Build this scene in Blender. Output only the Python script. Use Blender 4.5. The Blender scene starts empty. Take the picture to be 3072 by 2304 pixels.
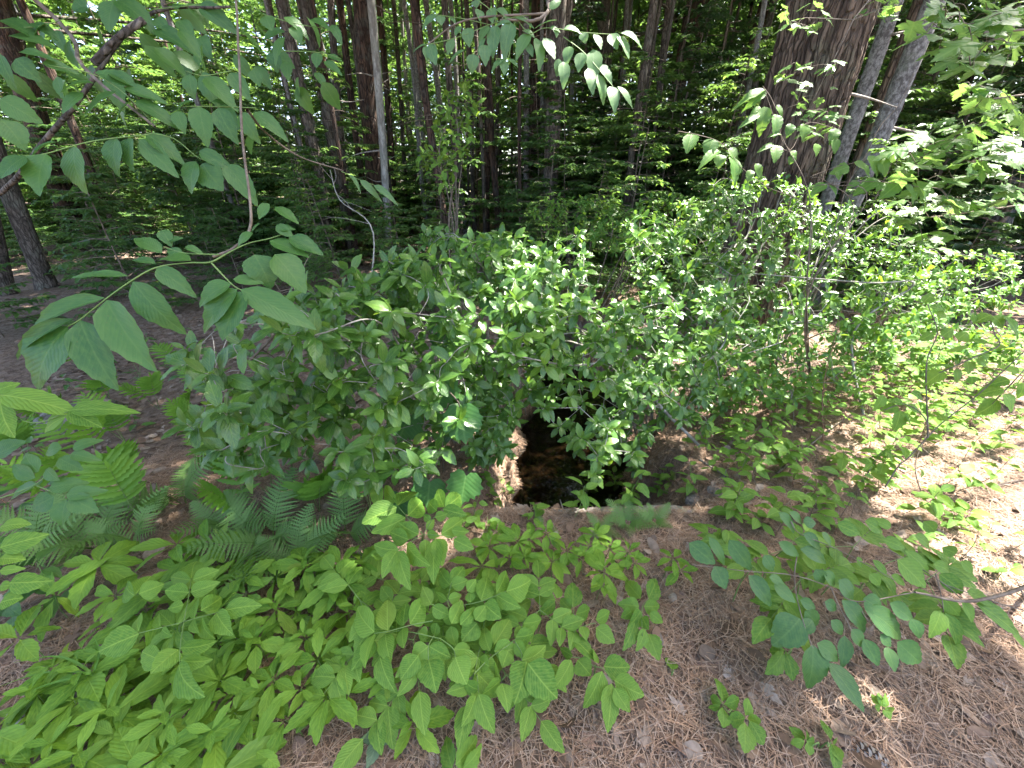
import bpy, math, random
import numpy as np
from mathutils import Vector, Matrix
random.seed(7); rng = np.random.default_rng(7)
R = math.radians
scene = bpy.context.scene
COL = scene.collection

# ------------------------------------------------------------------ camera, sky, sun, exposure
H = 1.45; PITCH = 28.0; HFOV = 106.0
cam_d = bpy.data.cameras.new('camera'); cam = bpy.data.objects.new('camera', cam_d); COL.objects.link(cam)
cam.location = (0, 0, H); cam.rotation_euler = (R(90 - PITCH), 0, 0)
cam_d.sensor_fit = 'HORIZONTAL'; cam_d.angle = R(HFOV); cam_d.clip_start = 0.02; cam_d.clip_end = 600
scene.camera = cam
SUN_EL, SUN_AZ = 62.0, 66.0            # azimuth from +Y towards +X
world = bpy.data.worlds.new('World'); scene.world = world; world.use_nodes = True
wn = world.node_tree.nodes; wl = world.node_tree.links
sky = wn.new('ShaderNodeTexSky'); sky.sky_type = 'NISHITA'; sky.sun_disc = False
sky.air_density = 0.85; sky.dust_density = 3.0; sky.ozone_density = 0.3; sky.sun_elevation = R(SUN_EL); sky.sun_rotation = R(SUN_AZ)
wn['Background'].inputs[1].default_value = 0.125
wl.new(sky.outputs[0], wn['Background'].inputs[0])
TO_SUN = Vector((math.cos(R(SUN_EL)) * math.sin(R(SUN_AZ)), math.cos(R(SUN_EL)) * math.cos(R(SUN_AZ)), math.sin(R(SUN_EL))))
sl = bpy.data.lights.new('sun', 'SUN'); sl.energy = 5.0; sl.angle = R(0.53); sl.color = (1.0, 0.955, 0.88)
so = bpy.data.objects.new('sun', sl); COL.objects.link(so); so.location = (8, 5, 20)
so.rotation_euler = TO_SUN.to_track_quat('Z', 'Y').to_euler()
scene.view_settings.view_transform = 'Standard'; scene.view_settings.look = 'None'
scene.view_settings.gamma = 1.0; scene.view_settings.exposure = 2.9
scene.render.engine = 'CYCLES'
cy = scene.cycles
cy.use_denoising = True; cy.max_bounces = 7; cy.diffuse_bounces = 2; cy.glossy_bounces = 2
cy.transmission_bounces = 5; cy.transparent_max_bounces = 8; cy.sample_clamp_indirect = 6.0
cy.caustics_reflective = False; cy.caustics_refractive = False

# ------------------------------------------------------------------ pixels (of the 3072 x 2304 photo) and points
FPX = 1536 / math.tan(R(HFOV / 2)); CX, CY = 1536.0, 1152.0
CAMP = Vector((0, 0, H)); FW = Vector((0, math.cos(R(PITCH)), -math.sin(R(PITCH)))); UP = Vector((0, math.sin(R(PITCH)), math.cos(R(PITCH))))
def ray(sx, sy): return FW + Vector(((sx - CX) / FPX, 0, 0)) + UP * ((CY - sy) / FPX)
def pd(sx, sy, d): return CAMP + ray(sx, sy) * d
def project(p):
    q = Vector(p) - CAMP; d = q.dot(FW)
    if d < 0.05: return None
    return CX + FPX * q.x / d, CY - FPX * q.dot(UP) / d, d
def pz(sx, sy, z):
    r = ray(sx, sy); return CAMP + r * ((z - H) / r.z)
def sstep(a, b, x):
    t = np.clip((x - a) / (b - a), 0, 1); return t * t * (3 - 2 * t)
def wav(x, y, s):
    return (np.sin(x * 1.7 * s + 1.3 * np.sin(y * 1.1 * s)) * np.cos(y * 1.9 * s + 0.7 * np.sin(x * 0.9 * s + 2)))
WATER_Z = -0.80
def ground_h(x, y):
    x = np.asarray(x, float); y = np.asarray(y, float)
    far = -0.30 * sstep(1.2, 3.2, y) * (1 - 0.55 * sstep(1.0, 2.4, x) * (1 - sstep(3.5, 7, y)))
    far = far - 0.10 * sstep(-0.4, -1.6, x) * sstep(0.9, 2.0, y) * (1 - sstep(3.5, 6, y))
    h = far + 0.05 * wav(x, y, 0.9) * sstep(1.5, 4, np.hypot(x, y)) + 0.018 * wav(x + 3, y - 1, 3.1) + 0.008 * wav(x, y, 9.0)
    cxl = np.interp(y, [1.2, 2.0, 2.8, 3.6, 5.0, 7.5, 12.0], [0.42, 0.40, 0.52, 0.75, 0.55, -0.6, -1.6])
    hw = np.interp(y, [1.2, 2.0, 2.8, 3.6, 5.0, 7.5, 12.0], [0.48, 0.35, 0.52, 0.50, 0.45, 0.4, 0.3])
    dist = np.abs(x - cxl) + 0.07 * wav(x * 2, y * 2, 2.2)
    ch = 1 - sstep(hw * 0.72, hw * 1.45 + 0.12, dist)
    ch = ch * sstep(1.38, 1.62, y) * (1 - sstep(8, 14, y))
    bed = -0.90 + 0.02 * wav(x, y, 5.0); e = 4 * ch * (1 - ch)
    return h * (1 - ch) + bed * ch + e * (0.05 * wav(x + 1, y, 6.0) + 0.035 * wav(x, y + 2, 13.0) + 0.02 * wav(x, y, 29.0))
def gh(x, y): return float(ground_h(x, y))
def pg(sx, sy, lift=0.0):
    r = ray(sx, sy); t = 0.3
    while t < 60:
        p = CAMP + r * t
        if p.z - lift < gh(p.x, p.y): return p
        t += 0.02 * max(1, t * 0.5)
    return CAMP + r * t
def in_poly(x, y, poly):
    c = False; n = len(poly); j = n - 1
    for i in range(n):
        xi, yi = poly[i]; xj, yj = poly[j]
        if (yi > y) != (yj > y) and x < (xj - xi) * (y - yi) / (yj - yi) + xi: c = not c
        j = i
    return c

# ------------------------------------------------------------------ materials
def mat_new(name):
    m = bpy.data.materials.new(name); m.use_nodes = True
    nt = m.node_tree; nt.nodes.clear()
    return m, nt, nt.nodes.new('ShaderNodeOutputMaterial')
def N(nt, t, **kw):
    n = nt.nodes.new(t)
    for k, v in kw.items(): setattr(n, k, v)
    return n
def setin(nt, sock, v):
    if hasattr(v, 'is_output') or isinstance(v, bpy.types.NodeSocket): nt.links.new(v, sock)
    else: sock.default_value = v
def mth(nt, op, a, b=None, c=None):
    n = N(nt, 'ShaderNodeMath', operation=op); setin(nt, n.inputs[0], a)
    if b is not None: setin(nt, n.inputs[1], b)
    if c is not None: setin(nt, n.inputs[2], c)
    return n.outputs[0]
def mixc(nt, f, a, b, blend='MIX'):
    n = N(nt, 'ShaderNodeMix', data_type='RGBA', blend_type=blend)
    setin(nt, n.inputs[0], f)
    for s, v in ((n.inputs[6], a), (n.inputs[7], b)):
        if isinstance(v, tuple): s.default_value = (*v[:3], 1)
        else: nt.links.new(v, s)
    return n.outputs[2]
def noise(nt, vec, scale, detail=3, rough=0.55):
    n = N(nt, 'ShaderNodeTexNoise'); n.inputs['Scale'].default_value = scale
    n.inputs['Detail'].default_value = detail; n.inputs['Roughness'].default_value = rough
    if vec is not None: nt.links.new(vec, n.inputs['Vector'])
    return n.outputs[0]
def maprange(nt, v, a, b, c=0.0, d=1.0, smooth=True):
    n = N(nt, 'ShaderNodeMapRange'); n.interpolation_type = 'SMOOTHSTEP' if smooth else 'LINEAR'
    setin(nt, n.inputs[0], v)
    for i, x in enumerate((a, b, c, d)): n.inputs[i + 1].default_value = x
    return n.outputs[0]
def bump(nt, height, strength=0.4, dist=0.01):
    n = N(nt, 'ShaderNodeBump'); n.inputs['Strength'].default_value = strength; n.inputs['Distance'].default_value = dist
    nt.links.new(height, n.inputs['Height']); return n.outputs[0]

def leaf_mat(name, c1, c2, rough=0.42, transl=0.4, veins=8.0, vein_amt=0.35, spec=0.32, attr=False, yellow=0.0, bd=0.0012):
    """c1..c2: the spread of colour from leaf to leaf"""
    m, nt, out = mat_new(name)
    if attr:
        a = N(nt, 'ShaderNodeAttribute', attribute_name='rnd'); rnd = a.outputs['Fac']
    else:
        rnd = N(nt, 'ShaderNodeObjectInfo').outputs['Random']
    col = mixc(nt, rnd, c1, c2)
    if yellow > 0:
        yf = mth(nt, 'MULTIPLY', maprange(nt, mth(nt, 'FRACT', mth(nt, 'MULTIPLY', rnd, 17.3)), 0.93, 1.0), yellow)
        col = mixc(nt, yf, col, (0.28, 0.26, 0.04))
    geo = N(nt, 'ShaderNodeNewGeometry')
    norm = None
    if veins:
        tc = N(nt, 'ShaderNodeTexCoord')
        sp = N(nt, 'ShaderNodeSeparateXYZ'); nt.links.new(tc.outputs['UV'], sp.inputs[0])
        a = mth(nt, 'ABSOLUTE', mth(nt, 'SUBTRACT', sp.outputs[0], 0.5))
        mid = maprange(nt, a, 0.006, 0.035, 1, 0)
        s = mth(nt, 'PINGPONG', mth(nt, 'SUBTRACT', mth(nt, 'MULTIPLY', sp.outputs[1], veins), mth(nt, 'MULTIPLY', a, veins * 0.75)), 0.5)
        side = maprange(nt, s, 0.0, 0.16, 1, 0)
        pill = maprange(nt, s, 0.0, 0.5, 0, 1)
        v = mth(nt, 'MAXIMUM', mid, mth(nt, 'MULTIPLY', side, 0.55))
        obj = N(nt, 'ShaderNodeTexCoord').outputs['UV']
        nz = noise(nt, obj, 7.0, 4)
        col = mixc(nt, maprange(nt, nz, 0.3, 0.75), col, mixc(nt, 0.5, col, (c2[0] * 1.35, c2[1] * 1.2, c2[2] * 1.1)))
        spot = noise(nt, obj, 23.0, 2)
        col = mixc(nt, mth(nt, 'MULTIPLY', maprange(nt, spot, 0.66, 0.74), 0.5), col, (0.16, 0.12, 0.04))
        col = mixc(nt, mth(nt, 'MULTIPLY', v, vein_amt), col, (min(1, c2[0] * 2.2 + 0.03), min(1, c2[1] * 1.7 + 0.03), c2[2] * 1.8 + 0.02))
        norm = bump(nt, mth(nt, 'SUBTRACT', mth(nt, 'ADD', pill, mth(nt, 'MULTIPLY', nz, 0.5)), mth(nt, 'MULTIPLY', mid, 1.2)), 0.4, bd)
    back = mixc(nt, 0.45, col, (c2[0] * 1.6 + 0.03, c2[1] * 1.35 + 0.03, c2[2] * 1.9 + 0.03))
    cf = mixc(nt, geo.outputs['Backfacing'], col, back)
    b = N(nt, 'ShaderNodeBsdfPrincipled'); nt.links.new(cf, b.inputs['Base Color'])
    b.inputs['Roughness'].default_value = rough; b.inputs['Specular IOR Level'].default_value = spec
    tr = N(nt, 'ShaderNodeBsdfTranslucent')
    hs = N(nt, 'ShaderNodeHueSaturation'); hs.inputs['Hue'].default_value = 0.475; hs.inputs['Saturation'].default_value = 1.1; hs.inputs['Value'].default_value = 1.9
    nt.links.new(col, hs.inputs['Color']); nt.links.new(hs.outputs[0], tr.inputs['Color'])
    if norm is not None:
        nt.links.new(norm, b.inputs['Normal'])
    mx = N(nt, 'ShaderNodeMixShader'); mx.inputs[0].default_value = transl
    nt.links.new(b.outputs[0], mx.inputs[1]); nt.links.new(tr.outputs[0], mx.inputs[2])
    nt.links.new(mx.outputs[0], out.inputs[0])
    return m

def bark_mat(name, c1, c2, c3, zs=0.18, scale=14.0, rough=0.9, bumpd=0.02, cracks=0.7):
    """streaks run up the trunk; c3 = lichen or old patches"""
    m, nt, out = mat_new(name)
    tc = N(nt, 'ShaderNodeTexCoord'); mp = N(nt, 'ShaderNodeMapping'); mp.inputs['Scale'].default_value = (1, 1, zs)
    nt.links.new(tc.outputs['Object'], mp.inputs[0])
    n1 = noise(nt, mp.outputs[0], scale, 5, 0.65); n2 = noise(nt, mp.outputs[0], scale * 3.5, 3)
    n3 = noise(nt, tc.outputs['Object'], 4.0, 4)
    col = mixc(nt, maprange(nt, n1, 0.38, 0.62), c1, c2)
    col = mixc(nt, mth(nt, 'MULTIPLY', maprange(nt, n3, 0.5, 0.68), 0.65), col, c3)
    vo = N(nt, 'ShaderNodeTexVoronoi', feature='DISTANCE_TO_EDGE'); vo.inputs['Scale'].default_value = scale * 1.6; vo.inputs['Randomness'].default_value = 1.0
    wp = N(nt, 'ShaderNodeMix', data_type='RGBA'); wp.inputs[0].default_value = 0.06; nt.links.new(mp.outputs[0], wp.inputs[6])
    wn_ = N(nt, 'ShaderNodeTexNoise'); wn_.inputs['Scale'].default_value = 5.0; nt.links.new(tc.outputs['Object'], wn_.inputs['Vector']); nt.links.new(wn_.outputs['Color'], wp.inputs[7])
    nt.links.new(wp.outputs[2], vo.inputs['Vector'])
    crack = maprange(nt, vo.outputs[0], 0.0, 0.14)
    col = mixc(nt, maprange(nt, crack, 0, 1, cracks, 0.0), col, (c1[0] * 0.5, c1[1] * 0.5, c1[2] * 0.5))  # crack lines darkened: furrow shade put into the colour, besides plate tone
    b = N(nt, 'ShaderNodeBsdfPrincipled'); nt.links.new(col, b.inputs['Base Color']); b.inputs['Roughness'].default_value = rough
    b.inputs['Specular IOR Level'].default_value = 0.25
    nt.links.new(bump(nt, mth(nt, 'ADD', mth(nt, 'ADD', n1, mth(nt, 'MULTIPLY', n2, 0.5)), mth(nt, 'MULTIPLY', crack, cracks * 1.2)), 0.9, bumpd), b.inputs['Normal'])
    nt.links.new(b.outputs[0], out.inputs[0]); return m

def simple_mat(name, c1, c2, scale=20.0, rough=0.8, attr=False, spec=0.3):
    m, nt, out = mat_new(name)
    if attr: f = N(nt, 'ShaderNodeAttribute', attribute_name='rnd').outputs['Fac']
    else:
        tc = N(nt, 'ShaderNodeTexCoord'); f = maprange(nt, noise(nt, tc.outputs['Object'], scale, 4), 0.35, 0.65)
    b = N(nt, 'ShaderNodeBsdfPrincipled'); nt.links.new(mixc(nt, f, c1, c2), b.inputs['Base Color'])
    b.inputs['Roughness'].default_value = rough; b.inputs['Specular IOR Level'].default_value = spec
    nt.links.new(b.outputs[0], out.inputs[0]); return m

def ramp_mat(name, cols, rough=0.75, transl=0.0):
    """many-coloured litter: colour chosen by the 'rnd' attribute"""
    m, nt, out = mat_new(name)
    f = N(nt, 'ShaderNodeAttribute', attribute_name='rnd').outputs['Fac']
    r = N(nt, 'ShaderNodeValToRGB'); r.color_ramp.interpolation = 'LINEAR'
    el = r.color_ramp.elements
    while len(el) < len(cols): el.new(0.5)
    for i, c in enumerate(cols): el[i].position = i / (len(cols) - 1); el[i].color = (*c, 1)
    nt.links.new(f, r.inputs[0])
    tc = N(nt, 'ShaderNodeTexCoord'); nz = noise(nt, tc.outputs['Object'], 60.0, 3)
    col = mixc(nt, maprange(nt, nz, 0.3, 0.7, 0.0, 0.35), r.outputs[0], (0.06, 0.045, 0.035))
    b = N(nt, 'ShaderNodeBsdfPrincipled'); nt.links.new(col, b.inputs['Base Color']); b.inputs['Roughness'].default_value = rough
    b.inputs['Specular IOR Level'].default_value = 0.15
    if transl:
        tr = N(nt, 'ShaderNodeBsdfTranslucent'); nt.links.new(col, tr.inputs[0]); mx = N(nt, 'ShaderNodeMixShader'); mx.inputs[0].default_value = transl
        nt.links.new(b.outputs[0], mx.inputs[1]); nt.links.new(tr.outputs[0], mx.inputs[2]); nt.links.new(mx.outputs[0], out.inputs[0])
    else: nt.links.new(b.outputs[0], out.inputs[0])
    return m

def ground_mat():
    m, nt, out = mat_new('forest_soil')
    g = N(nt, 'ShaderNodeNewGeometry'); sp = N(nt, 'ShaderNodeSeparateXYZ'); nt.links.new(g.outputs['Position'], sp.inputs[0])
    pos = g.outputs['Position']
    n1 = noise(nt, pos, 1.3, 5); n2 = noise(nt, pos, 18.0, 5, 0.7); n3 = noise(nt, pos, 90.0, 3, 0.7)
    vo = N(nt, 'ShaderNodeTexVoronoi'); vo.inputs['Scale'].default_value = 22.0; nt.links.new(pos, vo.inputs['Vector'])
    col = mixc(nt, maprange(nt, n2, 0.3, 0.7), (0.085, 0.058, 0.042), (0.23, 0.16, 0.115))
    col = mixc(nt, mth(nt, 'MULTIPLY', maprange(nt, n1, 0.45, 0.65), 0.5), col, (0.17, 0.13, 0.10))
    col = mixc(nt, mth(nt, 'MULTIPLY', maprange(nt, n3, 0.5, 0.75), 0.6), col, (0.30, 0.22, 0.16))
    lf = N(nt, 'ShaderNodeSeparateColor'); nt.links.new(vo.outputs['Color'], lf.inputs[0])
    col = mixc(nt, maprange(nt, lf.outputs[0], 0.6, 0.75, 0, 0.7), col, (0.24, 0.18, 0.14))
    wet = maprange(nt, sp.outputs[2], -0.80, -0.66, 1, 0)
    mud = mixc(nt, maprange(nt, n2, 0.42, 0.68), (0.010, 0.009, 0.007), (0.060, 0.040, 0.022))
    col = mixc(nt, wet, col, mud)
    b = N(nt, 'ShaderNodeBsdfPrincipled'); nt.links.new(col, b.inputs['Base Color'])
    nt.links.new(maprange(nt, wet, 0, 1, 0.95, 0.4), b.inputs['Roughness']); b.inputs['Specular IOR Level'].default_value = 0.12
    nt.links.new(bump(nt, mth(nt, 'ADD', mth(nt, 'ADD', n2, n3), vo.outputs['Distance']), 0.8, 0.02), b.inputs['Normal'])
    nt.links.new(b.outputs[0], out.inputs[0]); return m

def water_mat():
    m, nt, out = mat_new('dark_water')
    fr = N(nt, 'ShaderNodeFresnel'); fr.inputs[0].default_value = 1.33
    g = N(nt, 'ShaderNodeNewGeometry'); bp = bump(nt, noise(nt, g.outputs['Position'], 9.0, 2), 0.25, 0.01)
    nt.links.new(bp, fr.inputs['Normal'])
    tp = N(nt, 'ShaderNodeBsdfTransparent'); tp.inputs[0].default_value = (0.36, 0.31, 0.25, 1)
    gl = N(nt, 'ShaderNodeBsdfGlossy'); gl.inputs['Roughness'].default_value = 0.03; nt.links.new(bp, gl.inputs['Normal'])
    mx = N(nt, 'ShaderNodeMixShader'); nt.links.new(fr.outputs[0], mx.inputs[0])
    nt.links.new(tp.outputs[0], mx.inputs[1]); nt.links.new(gl.outputs[0], mx.inputs[2]); nt.links.new(mx.outputs[0], out.inputs[0]); return m

M = {}
M['ground'] = ground_mat(); M['water'] = water_mat()
M['ash'] = leaf_mat('ash_leaf', (0.036, 0.108, 0.026), (0.070, 0.162, 0.036), 0.40, 0.35, 12, 0.14, 0.4, bd=0.0007)
M['ash_sun'] = leaf_mat('ash_leaf_sunlit', (0.075, 0.165, 0.065), (0.11, 0.21, 0.07), 0.45, 0.38, 12, 0.14, 0.45, bd=0.0007)  # ash leaf again, with the sunlit look put into its colour
M['seedling'] = leaf_mat('seedling_leaf', (0.070, 0.175, 0.026), (0.145, 0.27, 0.045), 0.5, 0.35, 11, 0.40, 0.2, yellow=0.25, bd=0.003)
M['whorl'] = leaf_mat('whorl_leaf', (0.068, 0.175, 0.022), (0.148, 0.275, 0.036), 0.55, 0.35, 8, 0.2, 0.2, yellow=0.3, bd=0.002)
M['ilex'] = leaf_mat('glossy_shrub_leaf', (0.036, 0.105, 0.022), (0.085, 0.185, 0.032), 0.25, 0.36, 8, 0.25, 0.6)
M['ilex_j'] = leaf_mat('glossy_shrub_leaf_joined', (0.036, 0.105, 0.022), (0.085, 0.185, 0.032), 0.25, 0.36, 8, 0.25, 0.6, attr=True)
M['ilex_new'] = leaf_mat('young_shrub_leaf', (0.075, 0.175, 0.026), (0.125, 0.24, 0.036), 0.28, 0.4, 8, 0.25, 0.55)
M['hornbeam'] = leaf_mat('hornbeam_leaf', (0.06, 0.16, 0.035), (0.11, 0.215, 0.045), 0.42, 0.42, 13, 0.3)
M['maple'] = leaf_mat('maple_leaf', (0.065, 0.16, 0.045), (0.115, 0.215, 0.058), 0.42, 0.42, 6, 0.2)
M['grape'] = leaf_mat('grape_leaf', (0.035, 0.115, 0.025), (0.05, 0.14, 0.03), 0.5, 0.35, 8, 0.3)
M['forb'] = leaf_mat('forb_leaf', (0.060, 0.155, 0.026), (0.135, 0.255, 0.042), 0.5, 0.38, 8, 0.25, 0.22)
M['forb_j'] = leaf_mat('forb_leaf_joined', (0.060, 0.16, 0.028), (0.12, 0.23, 0.04), 0.45, 0.38, 0, attr=True)
M['fern'] = leaf_mat('fern_frond', (0.095, 0.22, 0.030), (0.13, 0.26, 0.04), 0.55, 0.35, 0)
M['fern2'] = leaf_mat('fine_fern_frond', (0.070, 0.165, 0.028), (0.10, 0.205, 0.038), 0.55, 0.35, 0)
M['sage'] = leaf_mat('grey_green_leaf', (0.085, 0.14, 0.075), (0.11, 0.17, 0.09), 0.6, 0.25, 8, 0.25)
M['bg1'] = leaf_mat('understory_leaf', (0.042, 0.100, 0.028), (0.085, 0.165, 0.042), 0.36, 0.40, 0, attr=True)
M['bg2'] = leaf_mat('bright_understory_leaf', (0.06, 0.135, 0.034), (0.115, 0.205, 0.052), 0.36, 0.42, 0, attr=True)
M['hemlock'] = leaf_mat('dark_conifer_foliage', (0.020, 0.055, 0.018), (0.04, 0.09, 0.026), 0.5, 0.25, 0, attr=True)
M['stem_green'] = simple_mat('green_stem', (0.11, 0.19, 0.05), (0.16, 0.24, 0.07), 30, 0.5)
M['stem_brown'] = simple_mat('brown_stem', (0.10, 0.075, 0.055), (0.19, 0.15, 0.115), 25, 0.8)
M['stem_grey'] = simple_mat('grey_twig', (0.17, 0.155, 0.13), (0.32, 0.30, 0.26), 25, 0.8)
M['stem_red'] = simple_mat('reddish_stem', (0.16, 0.07, 0.05), (0.24, 0.12, 0.08), 25, 0.7)
M['bark_pine'] = bark_mat('pine_bark', (0.075, 0.052, 0.038), (0.20, 0.142, 0.102), (0.14, 0.13, 0.085), 0.17, 15.0, 0.92, 0.035, 0.6)
M['bark_grey'] = bark_mat('grey_mottled_bark', (0.11, 0.10, 0.095), (0.31, 0.295, 0.285), (0.16, 0.17, 0.135), 0.7, 26.0, 0.9, 0.008, 0.3)
M['bark_pale'] = bark_mat('pale_smooth_bark', (0.20, 0.185, 0.165), (0.40, 0.385, 0.35), (0.24, 0.24, 0.20), 0.25, 16.0, 0.85, 0.006, 0.3)
M['bark_red'] = bark_mat('red_brown_bark', (0.040, 0.026, 0.021), (0.13, 0.078, 0.055), (0.10, 0.095, 0.08), 0.15, 14.0, 0.92, 0.02)
M['bark_brown'] = bark_mat('brown_bark', (0.065, 0.052, 0.042), (0.17, 0.14, 0.115), (0.15, 0.15, 0.12), 0.25, 16.0, 0.92, 0.012)
M['litter'] = ramp_mat('dead_leaves', [(0.10, 0.065, 0.042), (0.17, 0.11, 0.075), (0.23, 0.145, 0.095), (0.27, 0.20, 0.15), (0.36, 0.29, 0.23), (0.14, 0.10, 0.075)], 0.7, 0.12)
M['needle'] = ramp_mat('dry_needles', [(0.16, 0.095, 0.062), (0.29, 0.18, 0.115), (0.39, 0.245, 0.155), (0.45, 0.33, 0.24), (0.26, 0.195, 0.155)], 0.6)
M['stone'] = bark_mat('mossy_stone', (0.13, 0.115, 0.10), (0.27, 0.25, 0.225), (0.085, 0.11, 0.05), 1.0, 9.0, 0.9, 0.012, 0.3)
M['dead_wood'] = bark_mat('dead_wood', (0.18, 0.15, 0.125), (0.37, 0.335, 0.30), (0.12, 0.10, 0.08), 0.2, 20.0, 0.85, 0.006, 0.4)
M['cone_dark'] = simple_mat('cone_scale_brown', (0.06, 0.04, 0.03), (0.11, 0.075, 0.055), 40, 0.7)
M['cone_tip'] = simple_mat('cone_tip_resin', (0.26, 0.22, 0.19), (0.42, 0.38, 0.34), 60, 0.6)
M['berry'] = simple_mat('green_berry', (0.16, 0.27, 0.08), (0.24, 0.34, 0.12), 60, 0.4)

# ------------------------------------------------------------------ mesh helpers
def mk_mesh(name, V, F, mat=None, uv=None, rnd=None, smooth=True):
    """V (n,3), F (m,k) of equal-sized faces, uv (n,2) per vertex, rnd (n,) per vertex"""
    V = np.asarray(V, np.float32); F = np.asarray(F, np.int32)
    me = bpy.data.meshes.new(name); k = F.shape[1]
    me.vertices.add(len(V)); me.vertices.foreach_set('co', V.ravel())
    me.loops.add(F.size); me.loops.foreach_set('vertex_index', F.ravel())
    me.polygons.add(len(F)); me.polygons.foreach_set('loop_start', np.arange(len(F), dtype=np.int32) * k)
    if uv is not None:
        ul = me.uv_layers.new(name='UVMap'); ul.data.foreach_set('uv', np.asarray(uv, np.float32)[F.ravel()].ravel())
    if rnd is not None:
        at = me.attributes.new('rnd', 'FLOAT', 'POINT'); at.data.foreach_set('value', np.asarray(rnd, np.float32))
    me.update(calc_edges=True)
    me.polygons.foreach_set('use_smooth', np.full(len(F), smooth))
    if mat: me.materials.append(mat)
    return me
class Geo:
    """collects quads/tris (stored as tris) for one mesh"""
    def __init__(s): s.v = []; s.f = []; s.n = 0
    def add(s, v, f):
        v = np.asarray(v, float); s.v.append(v); s.f.append(np.asarray(f, int) + s.n); s.n += len(v)
    def mesh(s, name, mat, **kw): return mk_mesh(name, np.vstack(s.v), np.vstack(s.f), mat, **kw)
def crom(pts, n=6):
    """smooth curve through the points"""
    P = [np.array(p, float) for p in pts]
    if len(P) < 3: return [P[0] + (P[-1] - P[0]) * i / n for i in range(n + 1)]
    out = []
    for i in range(len(P) - 1):
        p0 = P[i - 1] if i else 2 * P[0] - P[1]; p1, p2 = P[i], P[i + 1]; p3 = P[i + 2] if i + 2 < len(P) else 2 * P[-1] - P[-2]
        for k in range(n):
            t = k / n
            out.append(0.5 * (2 * p1 + (p2 - p0) * t + (2 * p0 - 5 * p1 + 4 * p2 - p3) * t * t + (3 * p1 - p0 - 3 * p2 + p3) * t ** 3))
    out.append(P[-1]); return out
def tube(geo, pts, r0, r1, sides=5, n=5, lump=0.0, rad=None, smooth=True):
    C = np.array(crom(pts, n) if smooth else pts, float); m = len(C)
    T = np.gradient(C, axis=0); T /= np.linalg.norm(T, axis=1)[:, None] + 1e-9
    ref = np.array([0.3, 0.9, 0.1]); 
    A = np.cross(T, ref); bad = np.linalg.norm(A, axis=1) < 0.15; A[bad] = np.cross(T[bad], [1, 0, 0]); A /= np.linalg.norm(A, axis=1)[:, None]
    B = np.cross(T, A); rr = np.linspace(r0, r1, m) if rad is None else rad(np.linspace(0, 1, m))
    th = np.arange(sides) * 2 * math.pi / sides
    ring = (A[:, None, :] * np.cos(th)[None, :, None] + B[:, None, :] * np.sin(th)[None, :, None])
    rad2 = rr[:, None] * (1 + lump * rng.normal(size=(m, sides)))
    V = (C[:, None, :] + ring * rad2[:, :, None]).reshape(-1, 3)
    i = np.arange(m - 1)[:, None] * sides; j = np.arange(sides)[None, :]; j2 = (j + 1) % sides
    a, b, c, d = (i + j), (i + j2), (i + sides + j2), (i + sides + j)
    F = np.concatenate([np.stack([a, b, c], -1).reshape(-1, 3), np.stack([a, c, d], -1).reshape(-1, 3)])
    geo.add(V, F)

def link(name, data, parent=None, loc=None):
    o = bpy.data.objects.new(name, data); COL.objects.link(o)
    if parent is not None: o.parent = parent
    if loc is not None: o.location = loc
    return o
def tag(o, label=None, cat=None, group=None, kind=None):
    if label: o['label'] = label
    if cat: o['category'] = cat
    if group: o['group'] = group
    if kind: o['kind'] = kind
    return o
def thing(name, loc, label=None, cat=None, group=None):
    o = link(name, None, None, loc); o.empty_display_size = 0.1
    return tag(o, label, cat, group)
def geo_part(name, geo, mat, root, **kw):
    """geo in world coordinates -> part of root (roots are only moved, never turned)"""
    V = np.vstack(geo.v) - np.array(root.location)
    return link(name, mk_mesh(name, V, np.vstack(geo.f), mat, **kw), root)
ORD = ['first', 'second', 'third', 'fourth', 'fifth', 'sixth', 'seventh', 'eighth', 'ninth', 'tenth', 'eleventh', 'twelfth', '13th', '14th', '15th', '16th', '17th', '18th', '19th', '20th']
def ordn(i): return ORD[i] if i < 20 else f'{i+1}{ {1:"st",2:"nd",3:"rd"}.get((i+1)%10 if (i+1)//10%10!=1 else 0,"th")}'
def order_labels(things, text, lift=0.0):
    """text with {} for 'third from the left' as seen in the photo"""
    L = sorted(things, key=lambda o: (project(Vector(o.location) + Vector((0, 0, lift))) or (0, 0, 0))[0])
    for i, o in enumerate(L): o['label'] = text.format(ordn(i) + ' from the left')

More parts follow.
